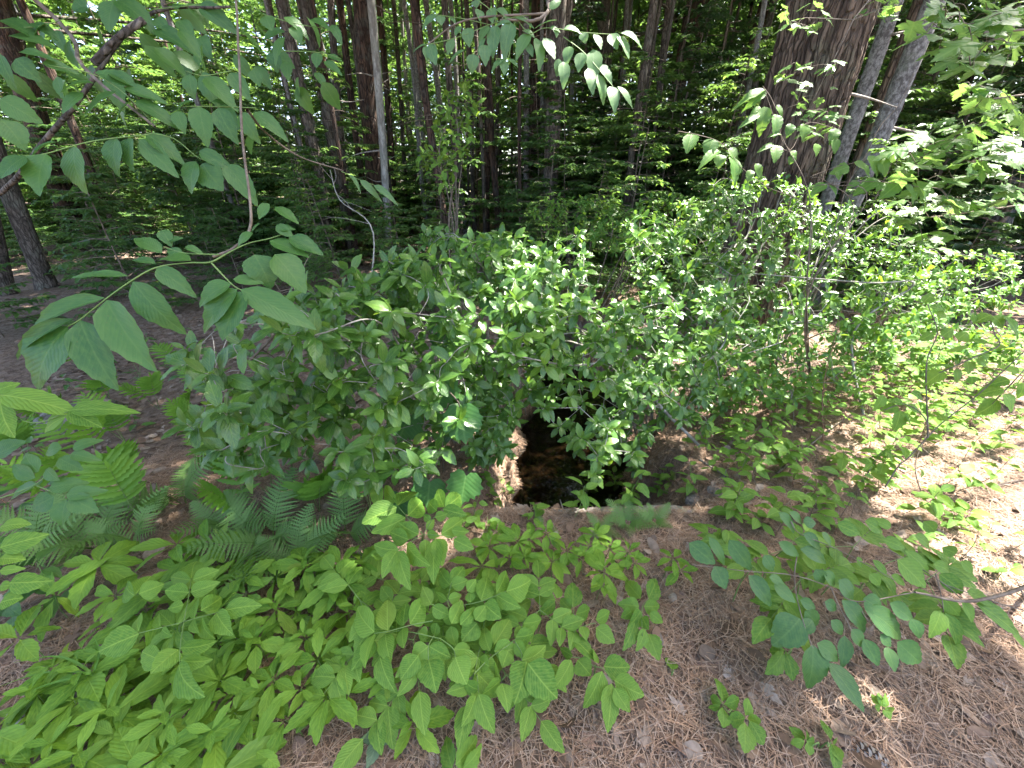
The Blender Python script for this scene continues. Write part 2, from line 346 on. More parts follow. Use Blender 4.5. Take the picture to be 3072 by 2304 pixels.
# ------------------------------------------------------------------ leaf shapes: base at the origin, length 1 along +Y, width 1
def leaf_template(kind, seed):
    rr = random.Random(seed); n = 12
    prof = {'ash': lambda t: math.sin(math.pi * min(1, t ** 0.78)) ** 0.85 * (1 - 0.18 * t),
            'ovate': lambda t: math.sin(math.pi * t ** 0.66) ** 0.85,
            'whorl': lambda t: math.sin(math.pi * t ** 1.12) ** 0.95,
            'ilex': lambda t: math.sin(math.pi * t ** 0.98) ** 0.85,
            'lance': lambda t: math.sin(math.pi * t ** 0.8) ** 1.1,
            'round': lambda t: math.sin(math.pi * t ** 0.9) ** 0.55}[kind]
    ser = {'ash': 0.025, 'ovate': 0.07, 'whorl': 0.06, 'ilex': 0.03, 'lance': 0.03, 'round': 0.02}[kind]
    fold = rr.uniform(0.10, 0.42); droop = rr.uniform(0.05, 0.30); curl = rr.uniform(-0.16, 0.16); wv = rr.uniform(0.0, 0.03); ph = rr.uniform(0, 6)
    asym = rr.uniform(-0.06, 0.06)
    mx = max(prof(i / 40) for i in range(1, 40))
    V, UV = [], []
    for i in range(n + 1):
        t = i / n; y = t
        w = 0 if i in (0, n) else 0.5 * prof(t) / mx
        x0 = curl * math.sin(t * 2.2) * 0.5
        z0 = -droop * t * t + 0.04 * math.sin(t * 3)
        for s in (-1, 0, 1):
            ww = w * (1 + asym * s) * (1 + (ser if i % 2 else -ser)) if s else 0
            wz = abs(s) * (fold * w * 0.45 + wv * math.sin(t * 11 + ph + s))
            yy = y + (0.022 * (1 if i % 2 else -0.4) if s else 0) * (1 if 0 < i < n else 0)
            V.append((x0 + s * ww, yy, z0 + wz)); UV.append((0.5 + s * ww, t))
    F = []
    for i in range(n):
        a = i * 3; b = a + 3
        if i == 0: F += [(a + 1, b + 1, b), (a + 1, b + 2, b + 1)]
        elif i == n - 1: F += [(a, a + 1, b + 1), (a + 1, a + 2, b + 1)]
        else: F += [(a, a + 1, b + 1), (a, b + 1, b), (a + 1, a + 2, b + 2), (a + 1, b + 2, b + 1)]
    return np.array(V), np.array(F), np.array(UV)
MAPLE = [(0, 0), (0.10, -0.05), (0.30, -0.04), (0.24, 0.07), (0.36, 0.13), (0.56, 0.36), (0.45, 0.36), (0.44, 0.50), (0.33, 0.46), (0.20, 0.42), (0.27, 0.63), (0.17, 0.66), (0.14, 0.82), (0.05, 0.86), (0, 1.0)]
GRAPE = [(0, 0.08), (0.10, -0.06), (0.26, -0.08), (0.36, 0.02), (0.47, 0.10), (0.45, 0.24), (0.55, 0.36), (0.47, 0.42), (0.50, 0.56), (0.38, 0.60), (0.36, 0.72), (0.24, 0.70), (0.20, 0.84), (0.10, 0.84), (0, 1.0)]
def lobed_template(out, seed):
    rr = random.Random(seed); dr = rr.uniform(0.05, 0.3); fo = rr.uniform(0.05, 0.28); tw = rr.uniform(-0.15, 0.15)
    def z(x, y): return -dr * (x * x * 1.3 + y * y * 0.8) + fo * abs(x) * 0.4 + tw * x * y + 0.03 * math.sin(9 * x + 7 * y)
    j = lambda: rr.uniform(-.015, .015)
    rim = [out[0]] + [(x + j(), y + j()) for x, y in out[1:-1]] + [out[-1]] + [(-x + j(), y + j()) for x, y in out[-2:0:-1]]
    pts = [(0, 0.36)] + rim; n = len(rim)
    V = np.array([(x, y, z(x, y)) for x, y in pts]); UV = np.array([(0.5 + x * 0.85, y) for x, y in pts])
    F = np.array([(0, 1 + i, 1 + (i + 1) % n) for i in range(n)])
    return V, F, UV
TPL = {}
for k in ('ash', 'ovate', 'whorl', 'ilex', 'lance', 'round'):
    for i in range(5): TPL[k, i] = leaf_template(k, hash(k[0]) % 1 + 31 * i + len(k) * 7)
for i in range(4): TPL['maple', i] = lobed_template(MAPLE, i + 3); TPL['grape', i] = lobed_template(GRAPE, i + 9)
NVAR = {'maple': 4, 'grape': 4}
MESH = {}
def leaf_mesh(kind, var, mat):
    key = (kind, var, mat)
    if key not in MESH:
        V, F, UV = TPL[kind, var]; MESH[key] = mk_mesh('leaf_' + kind, V, F, M[mat], uv=UV)
    return MESH[key]
def leaf_matrix(p0, p1, w, hint):
    y = Vector(p1) - Vector(p0); L = max(y.length, 1e-4); y = y / L
    z = Vector(hint) - y * Vector(hint).dot(y)
    if z.length < 1e-3: z = Vector((0.2, -0.7, 0.7)) - y * Vector((0.2, -0.7, 0.7)).dot(y)
    z.normalize(); x = y.cross(z)
    m = Matrix.Identity(4)
    for i in range(3): m[i][0] = x[i] * w; m[i][1] = y[i] * L; m[i][2] = z[i] * L; m[i][3] = p0[i]
    return m
def emit_leaves(root, leaves, mat, part='leaf', max_parts=300, joined_mat=None, parent=None):
    """leaves: (kind, matrix[, mat]); the largest in the picture are objects of their own, the rest one joined part"""
    loc = Vector(root.location); T = Matrix.Translation(-loc)
    if len(leaves) > max_parts:
        def size(l):
            m = l[1]; c = Vector((m[0][3], m[1][3], m[2][3])); q = project(c)
            if q is None: return 0
            s = Vector((m[0][1], m[1][1], m[2][1])).length / q[2]
            return s if -60 < q[0] < 3132 and -60 < q[1] < 2364 else s * 0.01
        leaves = sorted(leaves, key=size, reverse=True)
    for l in leaves[:max_parts]:
        k = l[0]; o = link(part, leaf_mesh(k, random.randrange(NVAR.get(k, 5)), l[2] if len(l) > 2 else mat), parent or root)
        o.matrix_local = T @ l[1]
    rest = leaves[max_parts:]
    if rest:
        Vs, Fs, Us, Rs, n = [], [], [], [], 0
        for l in rest:
            V, F, UV = TPL[l[0], random.randrange(NVAR.get(l[0], 5))]; m = np.array(T @ l[1])
            Vs.append(V @ m[:3, :3].T + m[:3, 3]); Fs.append(F + n); Us.append(UV); Rs.append(np.full(len(V), random.random())); n += len(V)
        o = link('inner_foliage', mk_mesh('inner_foliage', np.vstack(Vs), np.vstack(Fs), M[joined_mat or mat], uv=np.vstack(Us), rnd=np.concatenate(Rs)), parent or root)
        o['kind'] = 'stuff'
def leaf_cloud(P, D, Nn, L, W, rnd=None, fold=0.25):
    """many simple folded leaves as arrays: positions, length directions, normals, lengths, widths"""
    D = D / (np.linalg.norm(D, axis=1)[:, None] + 1e-9)
    Nn = Nn - D * (Nn * D).sum(1)[:, None]; Nn = Nn / (np.linalg.norm(Nn, axis=1)[:, None] + 1e-9)
    X = np.cross(D, Nn); n = len(P); L = np.broadcast_to(L, n)[:, None]; W = np.broadcast_to(W, n)[:, None]
    b = P; t = P + D * L - Nn * L * 0.12
    l = P + D * L * 0.45 - X * W * 0.5 + Nn * W * fold * 0.5; r = P + D * L * 0.45 + X * W * 0.5 + Nn * W * fold * 0.5
    V = np.stack([b, l, t, r], 1).reshape(-1, 3); i = np.arange(n)[:, None] * 4
    F = np.concatenate([i + np.array([[0, 2, 1]]), i + np.array([[0, 3, 2]])])
    rn = np.repeat(rng.random(n) if rnd is None else rnd, 4)
    return V, F, rn
def rand_dirs(n, zmin=-0.3, zmax=0.2):
    a = rng.random(n) * 2 * math.pi; z = rng.uniform(zmin, zmax, n); return np.stack([np.cos(a), np.sin(a), z], 1)

# ================================================================== THE SETTING
def axis(a0, a1, n, k): 
    t = np.linspace(-1, 1, n); s = np.sinh(t * k) / math.sinh(k); return np.where(s < 0, -s * a0, s * a1)
gx = axis(-110, 110, 330, 4.4); gy = 2.5 + axis(-60, 170, 330, 4.6)
GX, GY = np.meshgrid(gx, gy); GZ = ground_h(GX, GY)
nx, ny = len(gx), len(gy); ii = (np.arange(ny - 1)[:, None] * nx + np.arange(nx - 1)[None, :]).ravel()
F = np.stack([ii, ii + 1, ii + nx + 1, ii + nx], 1)
g = link('forest_floor', mk_mesh('forest_floor', np.stack([GX, GY, GZ], -1).reshape(-1, 3), F, M['ground'])); tag(g, kind='structure')
wy = np.linspace(1.45, 9.5, 60); wx = np.linspace(-1.0, 1.0, 14)
WX, WY = np.meshgrid(wx, wy)
cxl = np.interp(WY, [1.2, 2.0, 2.8, 3.6, 5.0, 7.5, 12.0], [0.42, 0.40, 0.52, 0.75, 0.55, -0.6, -1.6])
ii = (np.arange(59)[:, None] * 14 + np.arange(13)[None, :]).ravel()
w = link('stream_water', mk_mesh('stream_water', np.stack([WX * 0.95 + cxl, WY, np.full_like(WX, WATER_Z)], -1).reshape(-1, 3), np.stack([ii, ii + 1, ii + 15, ii + 14], 1), M['water'])); tag(w, kind='structure')

# litter on the floor -------------------------------------------------
def floor_points(n, x0, x1, y0, y1, dry=True):
    x = rng.uniform(x0, x1, n); y = rng.uniform(y0, y1, n); z = ground_h(x, y)
    k = z > WATER_Z + 0.02 if dry else np.ones(n, bool)
    return x[k], y[k], z[k]
def litter(name, n, box, size, lift, mat, strips=False, shaped=False):
    x, y, z = floor_points(n, *box); n = len(x); P = np.stack([x, y, z + rng.uniform(0.003, lift, n)], 1)
    if strips:   # thin curved needles: three points, two quads
        a = rng.random(n) * 2 * math.pi + 0.5 * np.sin(x * 2.3) ; D = np.stack([np.cos(a), np.sin(a), rng.normal(0, 0.10, n)], 1)
        S = np.stack([-np.sin(a), np.cos(a), np.zeros(n)], 1); L = rng.uniform(0.5, 1.15, n)[:, None] * size; b = rng.normal(0, 0.13, n)[:, None] * L
        wd = rng.uniform(0.0006, 0.0011, n)[:, None]
        p0 = P - D * L / 2; p1 = P + S * b + np.array([0, 0, 0.003]); p2 = P + D * L / 2
        gz = ground_h(p2[:, 0], p2[:, 1]); p2[:, 2] = np.maximum(p2[:, 2], gz + 0.002); gz = ground_h(p0[:, 0], p0[:, 1]); p0[:, 2] = np.maximum(p0[:, 2], gz + 0.002)
        V = np.stack([p0 - S * wd, p0 + S * wd, p1 - S * wd, p1 + S * wd, p2 - S * wd, p2 + S * wd], 1).reshape(-1, 3); i = np.arange(n)[:, None] * 6
        F = np.concatenate([i + np.array([[0, 1, 3, 2]]), i + np.array([[2, 3, 5, 4]])]); rn = np.repeat(rng.random(n), 6)
        return mk_mesh(name, V, F, mat, rnd=rn, smooth=False)
    D = rand_dirs(n, -0.2, 0.25); Nn = np.stack([rng.normal(0, .30, n), rng.normal(0, .30, n), np.ones(n)], 1)
    L = rng.uniform(0.5, 1.3, n) * size
    if shaped:
        D = D / np.linalg.norm(D, axis=1)[:, None]; Nn = Nn - D * (Nn * D).sum(1)[:, None]; Nn /= np.linalg.norm(Nn, axis=1)[:, None]; X = np.cross(D, Nn); Vs, Fs, Rs, off = [], [], [], 0; kinds = [('ovate', 1), ('ilex', 2), ('maple', 0), ('whorl', 3), ('maple', 2), ('round', 1)]; pick = rng.integers(0, len(kinds), n); rv = rng.random(n)
        for j, kd in enumerate(kinds):
            TV, TF, _ = TPL[kd]; TV = TV * np.array([1, 1, 2.2]); m_ = pick == j; q = int(m_.sum()); wd = L[m_] * rng.uniform(.45, .8, q)
            V = P[m_][:, None, :] + X[m_][:, None, :] * (TV[None, :, 0:1] * wd[:, None, None]) + D[m_][:, None, :] * (TV[None, :, 1:2] * L[m_][:, None, None]) + Nn[m_][:, None, :] * (TV[None, :, 2:3] * L[m_][:, None, None] * rng.choice([-.5, .6], q)[:, None, None])
            V[:, :, 2] = np.maximum(V[:, :, 2], ground_h(V[:, :, 0], V[:, :, 1]) + .002)
            Vs.append(V.reshape(-1, 3)); Fs.append((TF[None] + (np.arange(q) * len(TV))[:, None, None]).reshape(-1, 3) + off); Rs.append(np.repeat(rv[m_], len(TV))); off += q * len(TV)
        return mk_mesh(name, np.vstack(Vs), np.vstack(Fs), mat, rnd=np.concatenate(Rs))
    V, F, rn = leaf_cloud(P, D, Nn, L, L * rng.uniform(0.45, 0.8, n), fold=0.5)
    return mk_mesh(name, V, F, mat, rnd=rn, smooth=False)
o = link('needle_litter', litter('needle_litter', 120000, (-2.4, 3.4, 0.1, 3.0), 0.09, 0.02, M['needle'], True)); tag(o, 'brown pine needles strewn over the near bank', 'pine needles', kind='stuff')
o = link('needle_litter', litter('needle_litter', 26000, (1.0, 6.5, 2.0, 6.5), 0.10, 0.025, M['needle'], True)); tag(o, 'pale dry pine needles on the sunny ground behind the sapling', 'pine needles', kind='stuff')
o = link('leaf_litter', litter('leaf_litter', 13000, (-5, 6.5, 0.2, 7.5), 0.062, 0.02, M['litter'], shaped=True)); tag(o, 'brown dead leaves covering the ground between the plants', 'dead leaves', kind='stuff')
o = link('leaf_litter', litter('leaf_litter', 12000, (-20, 18, 6, 30), 0.09, 0.03, M['litter'])); tag(o, 'dead leaves on the dark floor under the far trees', 'dead leaves', kind='stuff')

# ================================================================== TREES
def trunk_mesh(name, P0, P1, r0, r1, sides, rings, mat, ridge=0.0, kr=9, flare=0.5, seed=0, wob=0.02):
    """P0 base, P1 top, both relative to the base; ridges run along the trunk"""
    rr = np.random.default_rng(seed); t = np.linspace(0, 1, rings); L = np.linalg.norm(np.array(P1) - np.array(P0))
    C = np.array(P0)[None] * (1 - t)[:, None] + np.array(P1)[None] * t[:, None]
    p = rr.random(4) * 6; C[:, 0] += wob * np.sin(t * L * 0.9 + p[0]) * np.minimum(1, t * 6); C[:, 1] += wob * np.sin(t * L * 0.7 + p[1]) * np.minimum(1, t * 6)
    rad = (r0 * (1 - t) + r1 * t) * (1 + flare * np.exp(-t * L / max(0.12, r0 * 1.1)))
    th = np.linspace(0, 2 * math.pi, sides, endpoint=False); TH, TT = np.meshgrid(th, t)
    z = TT * L
    rid = np.abs(np.sin(TH * kr / 2 + 0.9 * np.sin(z * 2.1 + 3 * np.cos(TH)) + 0.35 * np.sin(z * 7 + TH * 5))) ** 0.6
    rid = rid * (0.6 + 0.4 * np.abs(np.sin(z * 9 + 4 * np.sin(TH * 3) + TH * kr * 0.7))) + 0.25 * rr.random(TH.shape)
    RR = rad[:, None] * (1 + 0.05 * np.sin(TH * 2 + p[2]) + 0.03 * np.sin(TH * 3 + z * 0.8 + p[3])) + ridge * (rid - 0.6)
    V = np.stack([C[:, 0:1] + RR * np.cos(TH), C[:, 1:2] + RR * np.sin(TH), C[:, 2:3] + 0 * TH], -1).reshape(-1, 3)
    i = np.arange(rings - 1)[:, None] * sides; j = np.arange(sides)[None]; j2 = (j + 1) % sides
    F = np.stack([i + j, i + j2, i + sides + j2, i + sides + j], -1).reshape(-1, 4)
    return mk_mesh(name, V, F, mat)
TREES = []   # (root, x, y) that carry the canopy
def px_tree(name, A, B, wpx, diam, mat, label, top=12.0, sides=16, rings=50, ridge=0.0, kr=9, flare=0.4, taper=0.55, stubs=6, seed=1, canopy=True, dist=None, wob=0.02):
    """A upper, B lower point of the trunk's axis in the photo; the trunk's width tells how far it stands"""
    d = dist or diam * FPX / wpx
    pb = pd(*B, d); ra = ray(*A); pa = CAMP + ra * (pb.y / ra.y); dr = (pa - pb).normalized()
    if dr.z < 0.3: dr = Vector((dr.x, 0, abs(dr.z) + 0.5)).normalized()
    s = 0
    for _ in range(60):
        q = pb - dr * s; e = q.z - gh(q.x, q.y)
        s += e / dr.z
    base = pb - dr * s; tp = base + dr * ((top - base.z) / dr.z)
    root = thing(name, (base.x, base.y, base.z - 0.03), label, 'tree')
    P1 = tp - Vector(root.location)
    link('trunk', trunk_mesh('trunk', (0, 0, 0), tuple(P1), diam / 2, diam / 2 * taper, sides, rings, mat, ridge, kr, flare, seed, wob), root)
    rr = random.Random(seed)
    for k in range(stubs):
        g = Geo(); t = rr.uniform(0.12, 0.7); a = rr.uniform(0, 6.28); c = P1 * t; L = rr.uniform(0.25, 0.9); dv = Vector((math.cos(a), math.sin(a), rr.uniform(-0.2, 0.4)))
        r_ = diam / 2 * (1 - t * (1 - taper)); st = c + dv * r_ * 0.6
        tube(g, [st, st + dv * L * 0.5 + Vector((0, 0, -0.03)), st + dv * L + Vector((0, 0, rr.uniform(-.15, .1)))], min(0.02, r_ * 0.3), 0.003, 5, 4)
        link('dead_branch', mk_mesh('dead_branch', np.vstack(g.v), np.vstack(g.f), M['dead_wood']), root)
    if canopy: TREES.append((root, base.x, base.y))
    return root, base, dr, d
big, bigb, bigd, _ = px_tree('pine_tree', (2497, 0), (2360, 462), 219, 0.74, M['bark_pine'], 'massive old pine with deeply furrowed brown bark rising behind the shrubs', 15, 200, 420, 0.042, 34, 0.25, 0.62, 5, 3)
px_tree('grey_tree', (2784, 46), (2417, 940), 42, 0.225, M['bark_grey'], 'slim leaning tree with mottled grey bark beside the old pine', 12, 24, 120, 0.006, 12, 0.2, 0.6, 9, 5)
px_tree('weathered_tree', (2668, 46), (2560, 370), 36, 0.18, M['bark_grey'], 'pale weathered trunk in sun streaks just behind the old pine', 12, 24, 120, 0.016, 8, 0.2, 0.7, 4, 6, dist=5.6)
px_tree('brown_tree', (2722, 93), (2610, 393), 34, 0.15, M['bark_pine'], 'narrow brown trunk squeezed between the pale and the grey trunk', 12, 20, 90, 0.010, 10, 0.2, 0.7, 3, 7, dist=6.0)
px_tree('dark_pine', (1084, 0), (1117, 463), 46, 0.36, M['bark_red'], 'dark straight tree with red brown bark next to a thin pale trunk', 14, 24, 90, 0.012, 14, 0.2, 0.75, 8, 8)
px_tree('pale_tree', (1114, 0), (1158, 602), 23, 0.17, M['bark_pale'], 'thin pale grey trunk right beside the dark red brown tree', 12, 16, 70, 0.003, 8, 0.2, 0.75, 10, 9)
px_tree('slender_tree', (922, 22), (1005, 470), 29, 0.21, M['bark_brown'], 'slender brown trunk leaning left, leftmost of the trunk cluster left of centre', 12, 16, 70, 0.005, 8, 0.2, 0.75, 8, 10)
px_tree('slender_tree', (994, 0), (1027, 470), 21, 0.17, M['bark_brown'], 'slim grey brown trunk between the leaning one and the dark tree', 12, 16, 70, 0.004, 8, 0.2, 0.75, 7, 11)
px_tree('slender_tree', (1019, 0), (1059, 325), 20, 0.17, M['bark_red'], 'dark thin trunk just left of the dark red brown tree', 12, 14, 60, 0.004, 8, 0.2, 0.75, 5, 12, canopy=False)
px_tree('slender_tree', (1139, 0), (1164, 345), 20, 0.2, M['bark_red'], 'dark thin trunk peeping out behind the pale trunk', 12, 14, 60, 0.004, 8, 0.2, 0.75, 5, 13, canopy=False)
px_tree('slender_tree', (1204, 0), (1217, 253), 10, 0.11, M['bark_pale'], 'very thin pale stem right of the trunk cluster', 11, 10, 40, 0.002, 8, 0.2, 0.75, 3, 14, canopy=False)
px_tree('centre_pine', (1612, 140), (1598, 542), 40, 0.38, M['bark_red'], 'dark red brown trunk in the middle below the hanging sunlit leaves', 14, 22, 80, 0.010, 14, 0.2, 0.75, 8, 15)
px_tree('centre_pine', (1648, 100), (1622, 542), 20, 0.20, M['bark_brown'], 'thinner brown trunk touching the dark middle trunk on its right', 13, 14, 60, 0.005, 8, 0.2, 0.75, 5, 16, canopy=False)
px_tree('straight_pine', (1820, 0), (1778, 509), 27, 0.28, M['bark_brown'], 'straight grey brown trunk right of the hanging sunlit leaves', 14, 18, 70, 0.006, 10, 0.2, 0.75, 7, 17)
px_tree('straight_pine', (2036, 260), (2005, 393), 40, 0.42, M['bark_red'], 'dark trunk halfway between the straight grey brown trunk and the old pine', 14, 18, 70, 0.012, 12, 0.2, 0.75, 6, 18)
px_tree('straight_pine', (2289, 46), (2196, 380), 40, 0.40, M['bark_red'], 'dark trunk just left of the old pine', 14, 20, 70, 0.012, 12, 0.2, 0.75, 6, 19)
px_tree('old_pine', (150, 470), (228, 700), 52, 0.52, M['bark_red'], 'thick dark trunk with torn red bark far at the left edge', 13, 28, 80, 0.02, 18, 0.45, 0.75, 5, 20)
px_tree('mossy_tree', (57, 638), (142, 862), 42, 0.25, M['bark_brown'], 'mossy brown trunk standing on the shaded floor, nearest at the left edge', 12, 24, 80, 0.010, 12, 0.35, 0.75, 5, 21)
px_tree('mossy_tree', (-60, 560), (12, 880), 42, 0.24, M['bark_brown'], 'dark trunk cut off by the left edge of the picture', 12, 22, 60, 0.010, 12, 0.3, 0.75, 4, 22)
px_tree('right_tree', (3040, 560), (2960, 800), 46, 0.30, M['bark_grey'], 'leaning grey trunk at the right edge in deep shade', 10, 18, 60, 0.006, 10, 0.3, 0.75, 4, 23)
# trees that stand beside and behind the photographer; their crowns are shaped to shade the bank
for i, (x, y, r_, la) in enumerate([(6.8, 1.0, 0.22, 'tall shade tree on the bank to the right outside the view'), (9.5, 4.5, 0.25, 'tall shade tree far out to the right'), (5.2, -2.2, 0.2, 'shade tree behind the photographer to the right'), (8.0, 11.5, 0.24, 'tall shade tree deep in the wood on the right'), (0.8, 9.5, 0.16, 'shade tree rising behind the stream shrubs')]):
    root = thing('shade_tree', (x, y, gh(x, y) - 0.03), la, 'tree')
    link('trunk', trunk_mesh('trunk', (0, 0, 0), (0.2, 0.1, 13), r_, r_ * 0.6, 14, 40, M['bark_brown'], 0.008, 10, 0.3, 40 + i), root); TREES.append((root, x, y))

# sun mask that shapes the crowns: share of ground left open to the sun
GAPS = [((0.9, 7.5), (1.6, 7.0), 0.98), ((-0.5, 1.15), (1.6, 3.8), 0.82), ((1.6, 4.6), (0.5, 1.9), 0.74)]
def lit(x, y):
    p = 0.02 if y < 6 else 0.33
    if x < -0.4 and 4.5 < y < 9: p = 0.10
    if x < -4 and y > 9: p = 0.66
    if x > -1 and 5.5 < y < 12: p = 0.52
    if x < -1 and 8 < y < 15: p = 0.55
    for (x0, x1), (y0, y1), q in GAPS:
        if x0 < x < x1 and y0 < y < y1: p = max(p, q)
    if math.hypot((x + 0.85) * .8, y - 1.42) < 0.40: p = 1.0
    return p
def patch(x, y):
    v = 0.5 + 0.30 * float(wav(x, y, 1.3)) + 0.28 * float(wav(x + 7, y - 3, 2.9))
    return min(0.999, max(0.001, v))
clumps = {}  # crown leaves set along sun rays so they shade the masked ground
c = 0.33
for iy in range(int(-0.7 / c), int(30 / c)):
    for ix in range(int(-16 / c), int(15 / c)):
        x = (ix + random.random()) * c; y = (iy + random.random()) * c
        q = lit(x, y); is_open = patch(x, y) < q + random.gauss(0, .05)
        n_l = (0 if random.random() < .95 else 1) if is_open else (4 if x < -3.5 and y < 10 else 3)
        for _ in range(n_l):
            h = random.uniform(6.8, 12.5); p = Vector((x, y, gh(x, y))) + TO_SUN * (h / TO_SUN.z)
            b = min(TREES, key=lambda t: (t[1] - p.x) ** 2 + (t[2] - p.y) ** 2); clumps.setdefault(b[0].name, []).append(p)
for root, x, y in TREES:
    cl = clumps.get(root.name, [])
    if not cl: continue
    P = np.repeat(np.array([tuple(p) for p in cl]), 20, 0); n = len(P); P = P + rng.normal(0, 1, (n, 3)) * np.array([.20, .20, .14])
    V, F, rn = leaf_cloud(P, rand_dirs(n, -0.5, 0.1), np.stack([rng.normal(0, .5, n), rng.normal(0, .5, n), np.ones(n)], 1), rng.uniform(.13, .23, n), rng.uniform(.09, .14, n))
    o = link('crown', mk_mesh('crown', V - np.array(root.location), F, M['bg1'], rnd=rn), root); o['kind'] = 'stuff'
    g = Geo(); tz = max(4.0, min(p.z for p in cl) - 1.5)
    for p in random.sample(cl, min(len(cl), 16)):
        a = Vector((x, y, max(4.0, p.z - 2.0))); m_ = (a + p) / 2 + Vector((0, 0, 0.3)); tube(g, [a, m_, p], 0.05, 0.012, 5, 4)
    geo_part('limbs', g, M['bark_brown'], root)

# understory saplings: several kinds, each copied with its parts ------
def sapling_meshes(seed, Ht, spread, nb, leafL, mat, flat=0.12, low=0.15, r0=0.022, wood='stem_brown', tw=0.15):
    rr = random.Random(seed); g = Geo(); gt = Geo(); P, D, L = [], [], []
    bend = Vector((rr.uniform(-.25, .25), rr.uniform(-.25, .25), 0)) * Ht * 0.2
    ax = lambda t: Vector((bend.x * t * t, bend.y * t * t, Ht * t))
    tube(gt, [ax(0), ax(.3), ax(.6), ax(1)], r0, 0.004, 7, 5, 0.04)
    for b in range(nb):
        t = low + (1 - low) * (b + rr.random()) / nb; a = rr.uniform(0, 6.283); s = ax(t); ln = spread * (1.05 - t * 0.75) * rr.uniform(0.6, 1.15)
        dv = Vector((math.cos(a), math.sin(a), 0)); rise = rr.uniform(0.05, 0.35) * ln; sag = rr.uniform(0.0, 0.25) * ln
        cv = lambda u: s + dv * ln * u + Vector((0, 0, rise * u - sag * u * u * 1.6))
        tube(g, [cv(0), cv(.35), cv(.7), cv(1)], max(.004, r0 * .4 * (1 - t) + .003), 0.0015, 4, 3)
        side = Vector((-dv.y, dv.x, 0)); nt_ = max(3, int(ln / tw))
        for k in range(nt_):
            u = 0.25 + 0.75 * (k + rr.random() * .5) / nt_; q = cv(min(1, u))
            for sg in (1, -1):
                tl = ln * 0.42 * (1.1 - u * 0.7) * rr.uniform(.6, 1.2); td = (dv * 0.75 + side * sg).normalized(); td.z = rr.uniform(-.2, .08)
                tube(g, [q, q + td * tl], 0.0025, 0.001, 3, 2)
                m_ = max(3, int(tl / (leafL * 0.55)))
                for w_ in range(m_):
                    for s2 in (1, -1):
                        pp = q + td * tl * (w_ + .6) / m_; ld = td * 0.7 + Vector((-td.y, td.x, 0)) * s2 * rr.uniform(.4, 1) + Vector((0, 0, rr.uniform(-.45, .05)))
                        P.append(tuple(pp)); D.append(tuple(ld)); L.append(leafL * rr.uniform(.65, 1.2))
    n = len(P); P = np.array(P); D = np.array(D); L = np.array(L)
    Nn = np.stack([rng.normal(0, flat * 2.2, n), rng.normal(0, flat * 2.2, n), np.ones(n)], 1)
    V, F, rn = leaf_cloud(P, D, Nn, L, L * rng.uniform(.5, .68, n))
    return (mk_mesh('trunk', np.vstack(gt.v), np.vstack(gt.f), M[wood]), mk_mesh('branches', np.vstack(g.v), np.vstack(g.f), M[wood]), mk_mesh('crown', V, F, M[mat], rnd=rn)), n
PROTO = {}
def proto(key, *a, **k): PROTO[key], n = sapling_meshes(*a, **k)
proto('bush1', 1, 1.5, 0.8, 30, 0.085, 'bg1', low=0.08, r0=0.014); proto('bush2', 2, 2.1, 0.95, 34, 0.085, 'bg2', low=0.08, r0=0.016)
proto('sap1', 3, 3.6, 1.5, 38, 0.115, 'bg1', low=0.06); proto('sap2', 4, 4.6, 1.7, 42, 0.12, 'bg2', low=0.06); proto('sap3', 5, 4.0, 1.6, 38, 0.125, 'bg1', low=0.05)
proto('tall1', 6, 9.0, 2.6, 52, 0.18, 'bg1', low=0.06, r0=0.05, tw=0.26); proto('tall2', 7, 10.0, 2.8, 52, 0.18, 'bg2', low=0.06, r0=0.05, tw=0.26)
proto('hem1', 8, 8.0, 1.9, 60, 0.14, 'hemlock', low=0.04, r0=0.05, flat=0.2, tw=0.2)
def plant_tree(kind, name, x, y, sc, cat='tree', group=None):
    r_ = thing(name, (x, y, gh(x, y) - 0.02), None, cat, group); r_.rotation_euler = (random.uniform(-.06, .06), random.uniform(-.06, .06), random.uniform(0, 6.28)); r_.scale = (sc, sc, sc * random.uniform(.9, 1.12))
    for nm, me in zip(('trunk', 'branches', 'crown'), PROTO[kind]):
        o = link(nm, me, r_)
        if nm != 'trunk': o['kind'] = 'stuff'
    return r_
def spread_pts(n, y0, y1, wide, mind, xr=None, avoid=True, clear=False):
    out = []; tries = 0
    while len(out) < n and tries < n * 60:
        tries += 1
        y = y0 + (y1 - y0) * random.random() ** 0.85; x = random.uniform(-wide, wide) * y if xr is None else random.uniform(*xr)
        if avoid and y < 9 and abs(x - float(np.interp(y, [5, 7.5, 9], [.5, -.6, -1]))) < 0.5: continue
        u_ = CX + FPX * x / (y * math.cos(R(PITCH)) + .25)
        if clear and y < 13 and (880 < u_ < 1220): continue
        if all((x - a) ** 2 + (y - b) ** 2 > mind * mind for a, b in out): out.append((x, y))
    return out
L1 = [plant_tree(random.choice(['bush1', 'bush2', 'bush1']), 'understory_bush', x, y, random.uniform(.7, 1.15), 'bush', 'bushes behind the stream') for x, y in spread_pts(32, 5.0, 9.0, 1.1, 0.7, (-2.0, 6.2)) + [(-3.4, 7.2), (-4.6, 6.6), (-5.6, 7.4), (-6.6, 6.4), (-7.6, 7.6), (-4.2, 8.6), (-6.0, 9.0), (-8.2, 9.2), (-3.0, 9.2), (-5.1, 5.2), (-6.6, 4.7), (-2.6, 6.0), (-9.4, 8.0), (-7.2, 10.2)]]
order_labels(L1, 'leafy understory bush on the floor behind the stream, {}', 1)
L2x = spread_pts(30, 7.5, 12, 1, .8, (0.2, 9.5)) + spread_pts(16, 8.5, 13, 1, .8, (-13, -3.5))
